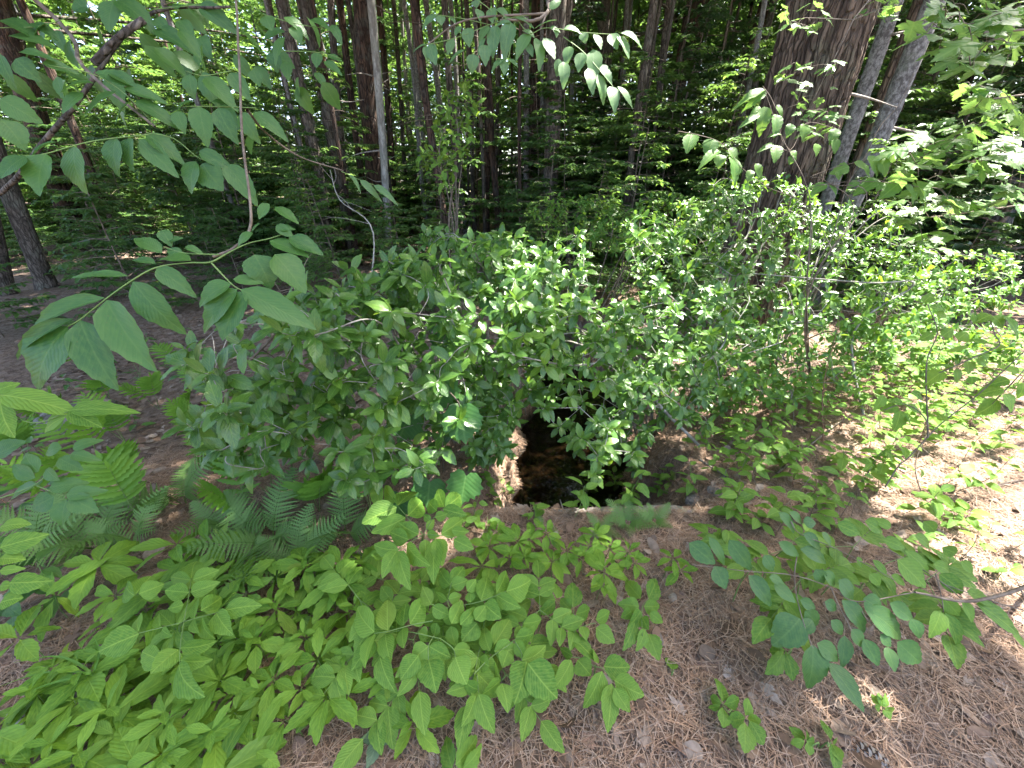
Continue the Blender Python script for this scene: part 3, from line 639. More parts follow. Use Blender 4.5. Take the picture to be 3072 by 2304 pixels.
L2 = [plant_tree(random.choice(['sap1', 'sap2', 'sap3', 'sap1']), 'understory_sapling', x, y, random.uniform(.7, 1.2), 'sapling', 'saplings under the tall trees') for x, y in spread_pts(62, 8.6, 17, 1.3, 1.0, clear=True) + L2x]
order_labels(L2, 'thin understory sapling with layered leaves among the tall trunks, {}', 1)
L3 = [plant_tree(random.choice(['tall1', 'tall2', 'tall1', 'hem1', 'tall2']), 'young_forest_tree', x, y, random.uniform(.75, 1.25), 'tree', 'young trees deep in the wood') for x, y in spread_pts(110, 14, 36, 1.4, 1.4)]
order_labels(L3, 'young leafy tree deep in the wood behind the saplings, {}', 2)
L4 = [plant_tree('hem1', 'dark_conifer', x, y, random.uniform(.8, 1.1), 'tree', 'dark conifers on the right') for x, y in [(3.6, 10.5), (6.2, 9.0), (8.2, 8.5), (10.0, 7.5), (7.5, 6.4), (9.3, 10.5), (5.2, 12.5), (12, 9.5), (1.8, 12.5)]]
order_labels(L4, 'dark fine leaved conifer in the shade behind the old pine, {}', 2)
# bare pole trunks
POLES = []
for k in range(4):
    g = Geo(); rr = random.Random(60 + k)
    for _ in range(14):
        z = rr.uniform(1.0, 8); a = rr.uniform(0, 6.28); dv = Vector((math.cos(a), math.sin(a), rr.uniform(-.2, .3))); p = Vector((0, 0, z)); Lb = rr.uniform(.3, 1.0)
        tube(g, [p, p + dv * Lb * .5, p + dv * Lb + Vector((0, 0, -.1))], .009, .002, 4, 3)
    POLES.append((trunk_mesh('trunk', (0, 0, 0), (rr.uniform(-.5, .5), rr.uniform(-.4, .4), 12), .075, .05, 9, 26, M[['bark_red', 'bark_brown', 'bark_grey', 'bark_brown'][k]], .003, 6, .3, 60 + k, .05), mk_mesh('dead_branches', np.vstack(g.v), np.vstack(g.f), M['stem_brown'])))
L5 = []
for x, y in spread_pts(60, 9.5, 28, 1.2, 0.6) + spread_pts(26, 11, 20, 1, .45, (-2.5, 7)) + spread_pts(34, 8.8, 15, 1, .4, (-6, 5)):
    r_ = thing('pole_tree', (x, y, gh(x, y) - .02), None, 'tree', 'bare pole trunks in the wood'); s = random.uniform(.35, 1.25); r_.scale = (s, s, random.uniform(.9, 1.1)); r_.rotation_euler = (random.uniform(-.04, .04), random.uniform(-.05, .05), random.uniform(0, 6.28))
    a, b = random.choice(POLES); link('trunk', a, r_); link('dead_branches', b, r_)['kind'] = 'stuff'; L5.append(r_)
order_labels(L5, 'bare straight pole trunk standing in the wood, {}', 2)
# the far wood as one mass
n = 120000; ang = rng.uniform(-1.15, 1.15, n); rad = rng.uniform(28, 52, n); zz = rng.uniform(0, 1, n) ** 0.8 * 18
k = np.sin(ang * 23 + np.sin(zz * .8) * 1.5 + rad * .3) + .6 * np.sin(zz * 1.3 + ang * 9) > -0.55; P = np.stack([rad * np.sin(ang), rad * np.cos(ang), zz], 1)[k]; n = len(P)
V, F, rn = leaf_cloud(P, rand_dirs(n, -.5, .1), np.stack([rng.normal(0, .4, n), rng.normal(0, .4, n), np.ones(n)], 1), rng.uniform(.4, .8, n), rng.uniform(.28, .5, n))
o = link('far_wood', mk_mesh('far_wood', V, F, M['bg2'], rnd=rn)); tag(o, 'mass of leaves of the distant wood closing the view', 'woodland', kind='stuff')
# low herbs on the far floor
x = np.concatenate([rng.uniform(-24, 20, 9000), rng.uniform(-22, -3, 14000)]); y = np.concatenate([rng.uniform(6.5, 30, 9000), rng.uniform(10.5, 22, 14000)]); n = len(x)
k = (wav(x, y, .35) > -.25); x, y = x[k], y[k]; n = len(x)
P = np.stack([x, y, ground_h(x, y) + rng.uniform(.05, .45, n)], 1)
V, F, rn = leaf_cloud(P, rand_dirs(n, -.3, .5), np.stack([rng.normal(0, .4, n), rng.normal(0, .4, n), np.ones(n)], 1), rng.uniform(.12, .26, n), rng.uniform(.05, .11, n))
o = link('forest_herbs', mk_mesh('forest_herbs', V, F, M['bg2'], rnd=rn)); tag(o, 'low green herbs and ferns on the distant sunny floor', 'herbs', kind='stuff')

# ================================================================== NEAR SHRUBS (glossy leaved, over the stream)
def jit(s): return Vector((random.gauss(0, s), random.gauss(0, s), random.gauss(0, s)))
def shrub(name, base, poly, depth, ntips, leafL, label, nstem=7, mat='ilex', new=0.12, cat='shrub', nl=(5, 8), berries=True, fill=1.0, ext=(), wood='stem_grey'):
    """base: foot on the bank; poly: outline of the shrub in the photo; depth(sx, sy): how far its leaves stand from the camera"""
    base = Vector(base); base.z = gh(base.x, base.y) - 0.02
    root = thing(name, base, label, cat)
    xs = [p[0] for p in poly]; ys = [p[1] for p in poly]; tips = []; tries = 0
    while len(tips) < ntips and tries < ntips * 50:
        tries += 1; sx = random.uniform(min(xs), max(xs)); sy = random.uniform(min(ys), max(ys))
        if not in_poly(sx, sy, poly): continue
        p = pd(sx, sy, depth(sx, sy) + random.uniform(-0.25, 0.55) * fill)
        if p.z < gh(p.x, p.y) + 0.12: continue
        if min([(p - q).length for q in tips[-60:]] or [9]) < leafL * 0.6: continue
        tips.append(p)
    tips += [Vector(e) for e in ext]
    samples = []
    mains = random.sample(sorted(tips, key=lambda p: -p.z)[:max(nstem * 4, 8)], min(nstem + 2, len(tips)))
    for tp in mains:
        g = Geo(); b = base + Vector((random.uniform(-.12, .12), random.uniform(-.12, .12), 0))
        d = tp - b; m1 = b + d * 0.35 + Vector((0, 0, abs(d.length) * 0.16)) + jit(.05); m2 = b + d * 0.72 + Vector((0, 0, abs(d.length) * 0.10)) + jit(.06)
        C = crom([b, m1, m2, tp], 8); tube(g, C, random.uniform(.006, .011), .0022, 6, 1, 0.05, smooth=False)
        geo_part('stem', g, M[wood], root); samples += [Vector(c) for c in C[6:]]
    tw = Geo(); leaves = []; bg = Geo(); S = np.array([tuple(s) for s in samples])
    for tp in tips:
        d = ((S - np.array(tp)) ** 2).sum(1) + 0.35 * np.maximum(0, S[:, 2] - tp.z + 0.05); st = samples[int(d.argmin())]
        dv = tp - st; L = dv.length
        out = (Vector((tp.x - base.x, tp.y - base.y, 0)) * 0.5 + Vector((0, -0.35, 0.55)) + jit(.35)).normalized()
        if L > 0.03:
            mid = st + dv * 0.55 + Vector((0, 0, 0.10 * L)) + jit(0.10 * L); C = crom([st, mid, tp - out * min(.06, L * .3), tp], 4)
            tube(tw, C, min(.0035, .0012 + .003 * L), .0009, 4, 1, smooth=False); samples_new = [Vector(c) for c in C[3:-2]]
            if L < 0.9: samples += samples_new; S = np.array([tuple(s) for s in samples])
        else: C = [np.array(st), np.array(tp)]
        n_ = random.randint(*nl); a0 = random.uniform(0, 6.28)
        u = out.cross(Vector((0.3, 0.2, 1))).normalized(); v = out.cross(u)
        mt = 'ilex_new' if random.random() < new and mat == 'ilex' else mat
        for k in range(n_):
            a = a0 + k * 2.4; rd = u * math.cos(a) + v * math.sin(a); f = k / max(1, n_ - 1)
            ld = (rd * (0.75 + .3 * f) + out * (0.75 - 0.75 * f) + Vector((0, 0, random.uniform(-.45, .05)))).normalized()
            p0 = tp - out * f * leafL * 0.75; l = leafL * random.uniform(.7, 1.2) * (0.75 + .3 * f)
            leaves.append(('ilex', leaf_matrix(p0, p0 + ld * l, l * random.uniform(.40, .5), Vector((0, -0.15, 1)) + out * .5 + jit(.25)), mt))
        for k in range(random.randint(1, 4)):          # leaves further down the twig
            q = Vector(C[max(0, len(C) - 3 - k)]); ld = (jit(1) + Vector((0, -.2, -.15))).normalized(); l = leafL * random.uniform(.7, 1.05)
            leaves.append(('ilex', leaf_matrix(q, q + ld * l, l * .45, Vector((0, -.2, 1)) + jit(.3)), mt))
        if berries and random.random() < .5:
            for k in range(5):
                c_ = tp - out * random.uniform(0, .03) + jit(.008); r_ = .0026
                V = np.array([c_ + Vector(q) * r_ for q in ((1, 0, 0), (-1, 0, 0), (0, 1, 0), (0, -1, 0), (0, 0, 1), (0, 0, -1))])
                bg.add(V, [(0, 2, 4), (2, 1, 4), (1, 3, 4), (3, 0, 4), (2, 0, 5), (1, 2, 5), (3, 1, 5), (0, 3, 5)])
    o = geo_part('twigs', tw, M[wood], root); o['kind'] = 'stuff'
    if bg.n: o = geo_part('berries', bg, M['berry'], root); o['kind'] = 'stuff'
    emit_leaves(root, leaves, mat, 'leaf', 300, 'ilex_j' if mat == 'ilex' else 'forb_j')
    return root
def dz(a, b, c, d_):   # depth that changes from left a to right b (photo x), then nearer low in the picture
    return lambda sx, sy: float(np.interp(sx, [560, 1000, 1400, 1900, 2500, 2900], a)) + max(0, (950 - sy)) / 1000 * b
DEP = dz([1.30, 1.42, 1.72, 2.15, 2.75, 3.1], 1.5, 0, 0)
shrub('holly_shrub', (-0.45, 2.15, 0), [(520, 1040), (640, 1000), (800, 900), (1000, 840), (1060, 1010), (1000, 1300), (1130, 1440), (1060, 1500), (820, 1330), (740, 1460), (640, 1400), (560, 1280)], DEP, 92, .092, 'dark glossy shrub leaning over the ferns, leftmost of the stream shrubs', 6, new=.08)
shrub('holly_shrub', (-0.25, 2.7, 0), [(960, 900), (1000, 800), (1200, 760), (1420, 780), (1480, 960), (1420, 1120), (1400, 1260), (1300, 1420), (1150, 1420), (1020, 1260), (980, 1080)], DEP, 140, .090, 'dense glossy shrub with dark leaf rosettes left of the dark pool', 8, new=.2)
shrub('holly_shrub', (0.05, 3.3, 0), [(1230, 700), (1290, 640), (1360, 690), (1500, 700), (1640, 720), (1740, 700), (1800, 880), (1700, 1010), (1520, 1060), (1480, 900), (1300, 780)], DEP, 125, .082, 'tall sunlit shrub with pale bent branches standing behind the pool', 7, new=.3)
shrub('holly_shrub', (1.15, 2.75, 0), [(1520, 960), (1700, 900), (1900, 900), (2060, 960), (2080, 1100), (1990, 1240), (1900, 1420), (1760, 1430), (1700, 1300), (1580, 1190), (1500, 1100)], DEP, 170, .080, 'bright sunlit shrub hanging over the right side of the pool', 8, new=.3)
shrub('holly_shrub', (1.95, 3.5, 0), [(1900, 640), (2060, 600), (2160, 540), (2280, 500), (2420, 530), (2480, 640), (2440, 800), (2330, 900), (2200, 1000), (2120, 940), (1960, 860), (1860, 740)], DEP, 230, .074, 'sunlit shrub in front of the old pine trunk', 7, new=.35)
shrub('holly_shrub', (2.75, 3.7, 0), [(2300, 760), (2400, 600), (2560, 580), (2700, 640), (2850, 780), (2900, 880), (2760, 900), (2600, 920), (2480, 950), (2330, 1000)], DEP, 185, .074, 'wide sunlit shrub with long grey twigs right of the old pine', 7, new=.35)
shrub('low_shrub', (2.2, 3.0, 0), [(2120, 980), (2380, 960), (2560, 960), (2640, 1060), (2560, 1180), (2300, 1220), (2100, 1150)], DEP, 170, .060, 'low sunny thicket below the wide shrub, at the foot of the grey trunk', 6, 'forb', berries=False)
shrub('low_shrub', (3.6, 3.6, 0), [(2600, 800), (2800, 760), (3072, 740), (3072, 1080), (2900, 1110), (2700, 1120), (2580, 1000)], DEP, 260, .070, 'leafy bush at the right edge below the maple branch', 6, 'forb', berries=False)
shrub('willow_shrub', (-0.75, 4.9, 0), [(1250, 500), (1300, 400), (1330, 270), (1400, 220), (1440, 300), (1430, 420), (1380, 480), (1340, 560)], lambda sx, sy: 4.0 + (560 - sy) / 900, 46, .11, 'thin shrub with drooping yellow green leaves behind the stream shrubs', 5, 'seedling', berries=False, nl=(3, 5), fill=.6, wood='stem_brown')
shrub('holly_shrub', (1.75, 3.05, 0), [(1800, 900), (1950, 820), (2150, 860), (2320, 1000), (2240, 1200), (2100, 1300), (1990, 1260), (1900, 1080)], DEP, 130, .072, 'loose sunlit shrub between the pool and the foot of the old pine', 7, new=.35)
shrub('bramble_thicket', (0.9, 4.7, 0), [(1560, 620), (1700, 580), (1900, 600), (2080, 560), (2200, 640), (2060, 760), (1860, 760), (1640, 700)], lambda sx, sy: 4.3 + (760 - sy) / 500, 150, .085, 'leafy thicket in dappled light between the tall shrub and the old pine', 7, 'forb', berries=False, wood='stem_brown')
shrub('holly_shrub', (-0.15, 2.35, 0), [(1370, 1090), (1490, 1060), (1560, 1180), (1530, 1330), (1460, 1420), (1390, 1330)], lambda sx, sy: 1.95, 46, .072, 'small hanging shrub on the steep left bank of the pool', 4, new=.3, fill=.5)
# bare crooked limbs in the shrubs
def crooked(pts, d, r0, label, mat='stem_grey'):
    P = [pd(x, y, dd) for (x, y), dd in zip(pts, d)]
    root = thing('bare_branch', P[0], label, 'branch'); g = Geo(); tube(g, P, r0, r0 * .35, 6, 6, .06); geo_part('limb', g, M[mat], root)
    for k in range(5):
        g = Geo(); q = Vector(crom(P, 6)[random.randrange(4, len(P) * 6 - 7)]); dv = (jit(1) + Vector((0, 0, .3))).normalized() * random.uniform(.1, .3); tube(g, [q, q + dv * .5 + jit(.02), q + dv], r0 * .35, .001, 4, 3); geo_part('twig', g, M[mat], root)
crooked([(1380, 1190), (1470, 1090), (1510, 1010), (1610, 925), (1640, 760)], [2.35, 2.25, 2.25, 2.3, 2.5], .008, 'crooked pale branch arching above the dark pool')
crooked([(2600, 1300), (2560, 1000), (2740, 855), (2600, 848), (2250, 820)], [2.7, 2.8, 2.7, 2.6, 2.7], .010, 'long grey branch stretched sideways through the sunny shrub')
crooked([(2100, 1340), (1960, 1180), (2080, 1120), (2180, 1010), (2130, 900)], [2.3, 2.3, 2.35, 2.4, 2.5], .010, 'bent grey stem among the sunlit leaves left of the thicket')
crooked([(1090, 1000), (1120, 700), (1020, 600), (990, 510)], [2.6, 2.7, 2.8, 2.9], .006, 'thin arching branch between the trunks and the dark shrub')
crooked([(620, 1330), (700, 1140), (860, 960), (900, 820)], [1.55, 1.6, 1.7, 1.9], .008, 'brown arching stem inside the leftmost dark shrub', 'stem_brown')

# ================================================================== TRACED PLANTS
TS = 1024 / 2212
def tile(k): return ((k % 3) * 1024, (k // 3) * 768, TS)
def rows(txt): return [[float(v) for v in r.split()] for r in txt.strip().split(';') if r.strip()]
def mapper(mode):
    if mode[0] == 'd':
        _, d0, gx_, gy_, x0, y0 = mode
        return lambda sx, sy: pd(sx, sy, d0 + gx_ * (sx - x0) / 1000 + gy_ * (sy - y0) / 1000)
    return lambda sx, sy: pg(sx, sy, mode[1])
def traced(root, crop, leaves, mode, mat, kind='ash', stems=(), r=.0016, smat='stem_green', lean=.0, ws=1.05, part='leaflet', hint=(0, -.55, .75), out=None, jd=.10):
    ox, oy, sc = crop; fn = mapper(mode); L = []
    for row in rows(leaves):
        bx, by, tx, ty, w = row[:5]; p0 = fn(ox + bx * sc, oy + by * sc); p1 = fn(ox + tx * sc, oy + ty * sc)
        p1 = p0 + (p1 - p0) * 1.06; l = (p1 - p0).length; v = (p1 - CAMP).normalized(); p1 = p1 + v * (random.gauss(0, jd) - lean) * l
        if mode[0] == 'z': p1.z -= l * random.uniform(.02, .18)
        wm = w * sc / FPX * (p0 - CAMP).dot(FW) * ws
        L.append((kind, leaf_matrix(p0, p1, wm, Vector(hint) + jit(.16)), mat))
    emit_leaves(root, L, mat, part)
    for st in stems:
        g = Geo(); P = [fn(ox + x * sc, oy + y * sc) for x, y in st]; tube(g, P, r, r * .6, 5, 5); geo_part('rachis', g, M[smat], root)
    return [fn(ox + x * sc, oy + y * sc) for st in stems for x, y in st[:1]]
def woody(root, pts, r0, r1, mat='stem_brown', name='branch', sides=7):
    g = Geo(); tube(g, pts, r0, r1, sides, 6, .04); return geo_part(name, g, M[mat], root)

# --- ash tree whose branches hang into the upper left
ash = thing('ash_tree', (-2.5, 0.75, gh(-2.5, .75)), 'ash tree at the left hanging big shaded leaflets into the upper left and middle left', 'tree')
woody(ash, [(-2.5, .75, -.05), (-2.45, .8, 1.2), (-2.3, .95, 2.3), (-2.1, 1.0, 4.0), (-1.9, .9, 6)], .05, .02, 'bark_brown', 'trunk', 10)
D0 = ('d', 1.12, .25, .0, 400, 300)
traced(ash, tile(0), '''480 945 490 1215 190;295 995 250 1250 180;170 1010 0 1140 150;750 890 720 1110 150;850 890 820 1075 130;900 900 1140 1130 120;950 870 1180 1020 120;1270 1045 1190 1215 150;1310 1060 1440 1222 170;1460 1060 1640 1290 130;1290 980 1500 1080 90;370 920 140 1000 40;
880 550 620 460 110;760 590 550 720 125;850 650 740 790 110;880 650 1140 790 110;800 570 1070 660 85;540 600 400 720 115;610 540 370 540 110;700 480 880 560 90;100 380 240 500 120;270 410 500 470 80;0 640 240 770 140;0 770 135 940 150;0 350 50 540 80;120 340 350 385 90;
1290 690 1310 905 130;1410 700 1525 895 120;1560 725 1660 905 100;1640 730 1840 870 100;1150 720 1170 840 90;1330 500 1520 660 120;1230 480 1240 620 100;1490 470 1620 640 100;1260 660 1130 690 50;1360 660 1560 690 60''', D0, 'ash', 'ash', [[(1010, 815), (800, 600), (600, 480), (300, 420)], [(980, 870), (600, 915), (300, 995), (150, 1010)], [(950, 860), (1130, 900), (1300, 1030), (1470, 1060)], [(1660, 700), (1400, 690), (1150, 690)], [(1500, 460), (1320, 490), (1200, 460)]], .0018)
traced(ash, tile(0), '''740 0 700 190 150;760 0 970 150 140;1000 190 1250 330 120;1290 240 1370 370 110;1290 30 1515 170 110;1840 110 1990 210 90;1900 170 1950 260 80;1720 100 1760 190 90;1770 340 1780 450 90;1860 400 1850 500 80;2060 340 2050 430 70;2000 130 2140 190 80;0 130 230 200 140;60 230 340 290 110;200 150 350 220 90;1160 130 1260 250 90;1000 120 1100 200 80;480 0 560 60 110;1130 60 1170 20 70;2100 400 2212 480 60;2120 360 2212 390 50;1640 450 1680 540 80;2040 470 2120 560 60;2150 160 2212 260 60;1300 330 1290 420 80;560 40 480 60 100;300 150 180 240 110''', ('d', 1.45, .1, 0, 400, 100), 'ash', 'ash', [[(0, 180), (300, 160), (700, 0)], [(1000, 60), (1290, 35), (1560, 45)], [(1700, 90), (1900, 150), (2140, 190)], [(1790, 330), (2060, 340), (2212, 380)]], .0018)
E0 = ('d', .80, .12, .0, 300, 950)
traced(ash, tile(3), '''440 455 150 830 290;520 415 745 845 205;690 285 985 720 215;860 165 1140 485 180;1015 75 1225 240 115;680 270 215 440 110;480 405 10 640 85;835 130 460 130 66;1540 215 1255 450 165;1500 180 1260 300 130;1590 230 1440 530 215;1560 215 2020 450 165;1650 -10 1730 190 195;1780 -10 1985 190 190;1240 30 1020 -10 100;1510 150 1700 170 75;1010 50 850 0 60''', E0, 'ash', 'ash', [[(1460, -10), (1360, 40), (1200, 45), (1010, 75), (860, 155), (690, 275), (520, 410), (440, 455)], [(1370, 45), (1500, 180), (1570, 225)]], .0019, jd=.06)
traced(ash, tile(0), '''1745 1320 1680 1415 70;1780 1340 1930 1440 80;1640 1510 1520 1580 80;1690 1450 1610 1500 60;1790 1460 1890 1520 70;1870 1540 2085 1640 110;1745 1560 1990 1650 110;1050 1490 1090 1580 80;1090 1560 1180 1540 50;1050 1640 865 1510 100;1200 1600 1310 1630 50;1790 1480 1900 1470 60;1180 1659 1080 1600 70''', ('d', .86, .1, 0, 600, 720), 'ash', 'ash', [[(1440, 1659), (1600, 1580), (1750, 1545), (1880, 1500)], [(1420, 1650), (1200, 1640), (1060, 1600)]], .0016)
woody(ash, [pd(640, 770, .88), pd(700, 745, .88), pd(748, 690, .9), pd(750, 600, .95), pd(726, 400, 1.0), pd(716, 160, 1.1), pd(690, -80, 1.2), pd(560, -350, 1.3), (-2.1, 1.0, 3.6)], .0032, .003, 'stem_brown')
woody(ash, [pd(465, 380, 1.1), pd(250, 200, 1.35), pd(60, -40, 1.5), (-2.2, 1.0, 2.9)], .003, .012, 'stem_brown')
woody(ash, [pd(690, 20, 1.45), pd(420, 60, 1.5), pd(170, 380, 1.55), pd(-120, 620, 1.9), (-2.42, .85, 1.5)], .004, .014, 'bark_brown')
woody(ash, [pd(280, 190, 1.42), pd(360, 110, 1.42), pd(430, 60, 1.45)], .012, .012, 'bark_brown')
traced(ash, tile(1), '''40 1130 130 1220 34;120 1165 255 1285 44;210 1200 350 1300 44''', ('d', 1.4, .0, 0, 1100, 550), 'ash_sun', 'ash', [[(0, 1110), (120, 1165), (300, 1230)]], .0014)
woody(ash, [pd(1030, 512, 1.4), pd(900, 470, 1.35), pd(800, 400, 1.25), pd(742, 330, 1.02)], .0016, .004, 'stem_brown')
HL = []
for _ in range(400):
    sx, sy = random.uniform(-20, 1000), random.uniform(0, 420)
    if len(HL) < 46 and in_poly(sx, sy, [(-20, 40), (520, 0), (1000, 60), (990, 230), (760, 400), (420, 330), (200, 300), (-20, 400)]):
        d = random.uniform(1.35, 1.75); p = pd(sx, sy, d); dv = Vector((random.uniform(-.7, .9), random.uniform(-.4, .4), random.uniform(-1, -.25))).normalized(); l = random.uniform(.085, .125)
        HL.append(('ash', leaf_matrix(p, p + dv * l, l * random.uniform(.5, .62), Vector((0, -.6, .7)) + jit(.3)), 'ash'))
emit_leaves(ash, HL, 'ash', 'leaflet')
gt = thing('grass_tuft', pg(290, 2040), 'few long arching grass blades crossing the leaf carpet at the left edge', 'grass')
for pts in ([(600, 1050), (470, 965), (330, 935), (90, 975)], [(600, 1055), (400, 1030), (200, 1060), (0, 1130)], [(560, 1060), (300, 1120), (120, 1200)], [(610, 1040), (640, 900), (600, 800)]):
    g = Geo(); fn = mapper(('z', .16)); P = [pg(290, 2040)] + [fn(x * TS, 1536 + y * TS) for x, y in pts]; C = np.array(crom(P, 5)); m_ = len(C); wd = .0035 * np.sin(np.linspace(.5, math.pi - .05, m_)); S_ = np.cross(np.gradient(C, axis=0), [0, 0, 1.0]); S_ /= np.linalg.norm(S_, axis=1)[:, None] + 1e-9
    V = np.stack([C - S_ * wd[:, None], C - np.array([0, 0, .001]), C + S_ * wd[:, None]], 1).reshape(-1, 3); i = np.arange(m_ - 1)[:, None] * 3
    g.add(V, np.concatenate([i + np.array([[0, 1, 4]]), i + np.array([[0, 4, 3]]), i + np.array([[1, 2, 5]]), i + np.array([[1, 5, 4]])])); geo_part('blade', g, M['fern'], gt)
# --- small ash sapling at the lower left edge
b = pg(-260, 1500)
lo = thing('ash_sapling', b, 'low ash sapling with bright leaflets reaching in from the lower left edge', 'sapling')
traced(lo, tile(3), '''0 900 465 975 160;0 950 85 1165 160;450 1000 825 990 105;445 1000 650 1100 110;430 1040 250 1130 110;-40 880 100 820 80''', ('d', .92, .1, 0, 200, 1200), 'seedling', 'ash', [[(-60, 930), (200, 1080), (440, 1010)]], .0018)
traced(lo, tile(3), '''460 1280 620 1310 70;470 1250 630 1190 75;380 1310 530 1380 90;400 1240 280 1280 100;320 1500 540 1460 100;430 1550 650 1510 90;460 1560 630 1650 120;430 1580 400 1740 120;350 1560 210 1640 130;240 1480 60 1580 110;230 1440 80 1360 90;250 1400 130 1290 110;300 1380 380 1450 80;-30 1290 150 1200 130''', ('d', 1.05, .1, -.1, 150, 1350), 'ash', 'ash', [[(0, 1570), (230, 1480), (380, 1340), (500, 1260)], [(240, 1490), (430, 1560)]], .0016)
traced(lo, tile(6), '''0 100 165 70 90;0 230 265 150 130;0 300 150 290 95;0 380 135 365 55;60 460 280 470 130;0 480 75 470 60;0 590 120 560 100''', ('d', .95, .1, -.2, 60, 1680), 'seedling', 'ash', [[(-80, 500), (-20, 300), (0, 100)]], .0018)
woody(lo, [b, pd(-120, 1700, .98), pd(-60, 1500, 1.05), pd(-40, 1210, .95)], .008, .003, 'stem_brown', 'stem')

# --- sunlit branch hanging in at the top
hb = thing('hickory_tree', (0.7, -1.4, gh(.7, -1.4)), 'tree whose branch of pale sunlit pointed leaflets hangs in at the top middle', 'tree')
woody(hb, [(.7, -1.4, -.05), (.65, -1.4, 2), (.5, -1.3, 5)], .06, .035, 'bark_brown', 'trunk', 10)
HM = ('d', 1.42, .0, 0, 1500, 150)
traced(hb, tile(1), '''570 285 610 410 75;545 300 560 390 45;560 285 465 330 34;730 255 690 350 65;800 320 700 400 50;860 350 850 460 80;960 170 880 250 90;1000 165 985 360 88;1100 145 1060 345 100;935 245 875 345 34;1100 145 1000 155 30;1220 220 1125 340 90;1260 245 1300 420 84;1310 245 1385 370 84;1180 200 1250 220 60;1400 130 1260 170 60;1350 185 1420 190 50;1380 180 1400 230 50;1440 190 1560 190 60;1560 340 1540 460 75;1630 320 1650 500 100;1640 220 1685 310 70;1600 440 1640 580 75;1680 420 1760 520 65;1660 480 1720 650 85;1740 560 1790 695 85;1790 560 1890 690 75;1410 380 1400 490 75;1440 400 1440 540 75;1740 220 1790 310 80;1790 230 1880 340 90;1810 215 1960 270 60;1560 215 1580 270 60;1060 380 970 440 60;1050 390 1060 480 60;1080 380 1145 430 45;870 0 880 40 60;890 60 900 130 65;970 50 980 140 70;620 95 520 165 55;640 100 650 160 60;700 110 740 150 45;780 170 740 230 60;820 180 830 280 80;930 290 940 400 80;1130 110 1250 150 70;1200 280 1240 360 50;1480 300 1450 400 70;1000 60 1100 110 60;1350 60 1420 0 60''', HM, 'ash_sun', 'ash', [[(560, 290), (760, 240), (960, 160), (1130, 110), (1300, 90)], [(1130, 115), (1220, 215), (1330, 180), (1560, 210), (1800, 225)], [(1440, 240), (1560, 330), (1660, 440), (1760, 560)], [(1000, 380), (1080, 375), (1100, 250), (1130, 120)], [(600, 95), (780, 120), (960, 160)], [(880, 0), (960, 60), (1010, 140)]], .0017, jd=.14)
woody(hb, [pd(1500, 60, 1.42), pd(1640, 40, 1.42), pd(1700, -200, 1.4), (.75, .9, 3.2), (.7, -.4, 3.6), (.6, -1.35, 3.4)], .003, .02, 'stem_brown')
woody(hb, [pd(1280, 135, 1.42), pd(1400, 60, 1.42), pd(1640, 40, 1.42)], .002, .004, 'stem_brown')
woody(hb, [pd(1620, 90, 1.42), pd(1640, 40, 1.42)], .002, .004, 'stem_brown')

# --- hornbeam sapling in front of the old pine
hs_b = pg(2440, 1180)
hz = thing('hornbeam_sapling', hs_b, 'slim hornbeam sapling with drooping pleated leaves in front of the old pine', 'sapling')
KM = ('d', 2.0, .0, 0, 2300, 400)
traced(hz, tile(2), '''540 580 345 670 55;545 590 400 700 50;530 690 520 860 92;600 740 600 880 75;500 690 440 740 40;610 680 650 750 35;500 745 370 820 45;60 870 30 980 92;200 900 150 1000 95;230 970 110 1080 65;240 1000 240 1080 75;310 1010 360 1180 95;300 960 350 1040 60;600 940 600 1045 78;590 935 490 980 34;700 980 740 1030 50;700 800 680 880 60;780 800 790 900 84;860 930 880 1000 75;990 830 960 920 65;980 900 990 990 65;1080 1080 970 1110 75;1000 1110 1020 1160 60;1110 1050 1240 1120 65;1200 1010 1280 1130 65;1280 1030 1330 1130 75;1260 1170 1125 1240 85;1140 1175 1070 1210 45;1290 1180 1265 1230 50;1400 1190 1290 1270 95;1440 1195 1530 1310 85;1530 1210 1610 1350 55;930 1190 840 1250 65;950 1200 1000 1260 55;440 1100 430 1170 50;470 1060 520 1150 50;720 1010 700 1060 50;640 870 560 870 40''', KM, 'hornbeam', 'ovate', [[(520, 560), (580, 650), (630, 800), (640, 900), (700, 980)], [(-30, 850), (120, 880), (250, 930), (380, 1080)], [(840, 1140), (1000, 1080), (1110, 1055), (1290, 1010)], [(900, 1200), (1050, 1180), (1300, 1180), (1530, 1210)], [(560, 930), (700, 970), (800, 800), (990, 830)]], .0017, 'stem_brown', part='leaf')
for pts in ([(2430, 600), (2345, 410), (2289, 260)], [(2560, 640), (2480, 545), (2430, 530)], [(2500, 700), (2540, 560), (2590, 480), (2640, 380), (2700, 310), (2740, 220)], [(2430, 640), (2300, 560), (2220, 500)], [(2600, 600), (2500, 555), (2430, 560)]):
    woody(hz, [hs_b + Vector((0, 0, -.03))] + [pd(2420, 900, 2.1)] + [pd(x, y, 2.0) for x, y in pts], .0032, .0010, 'stem_brown', 'stem')

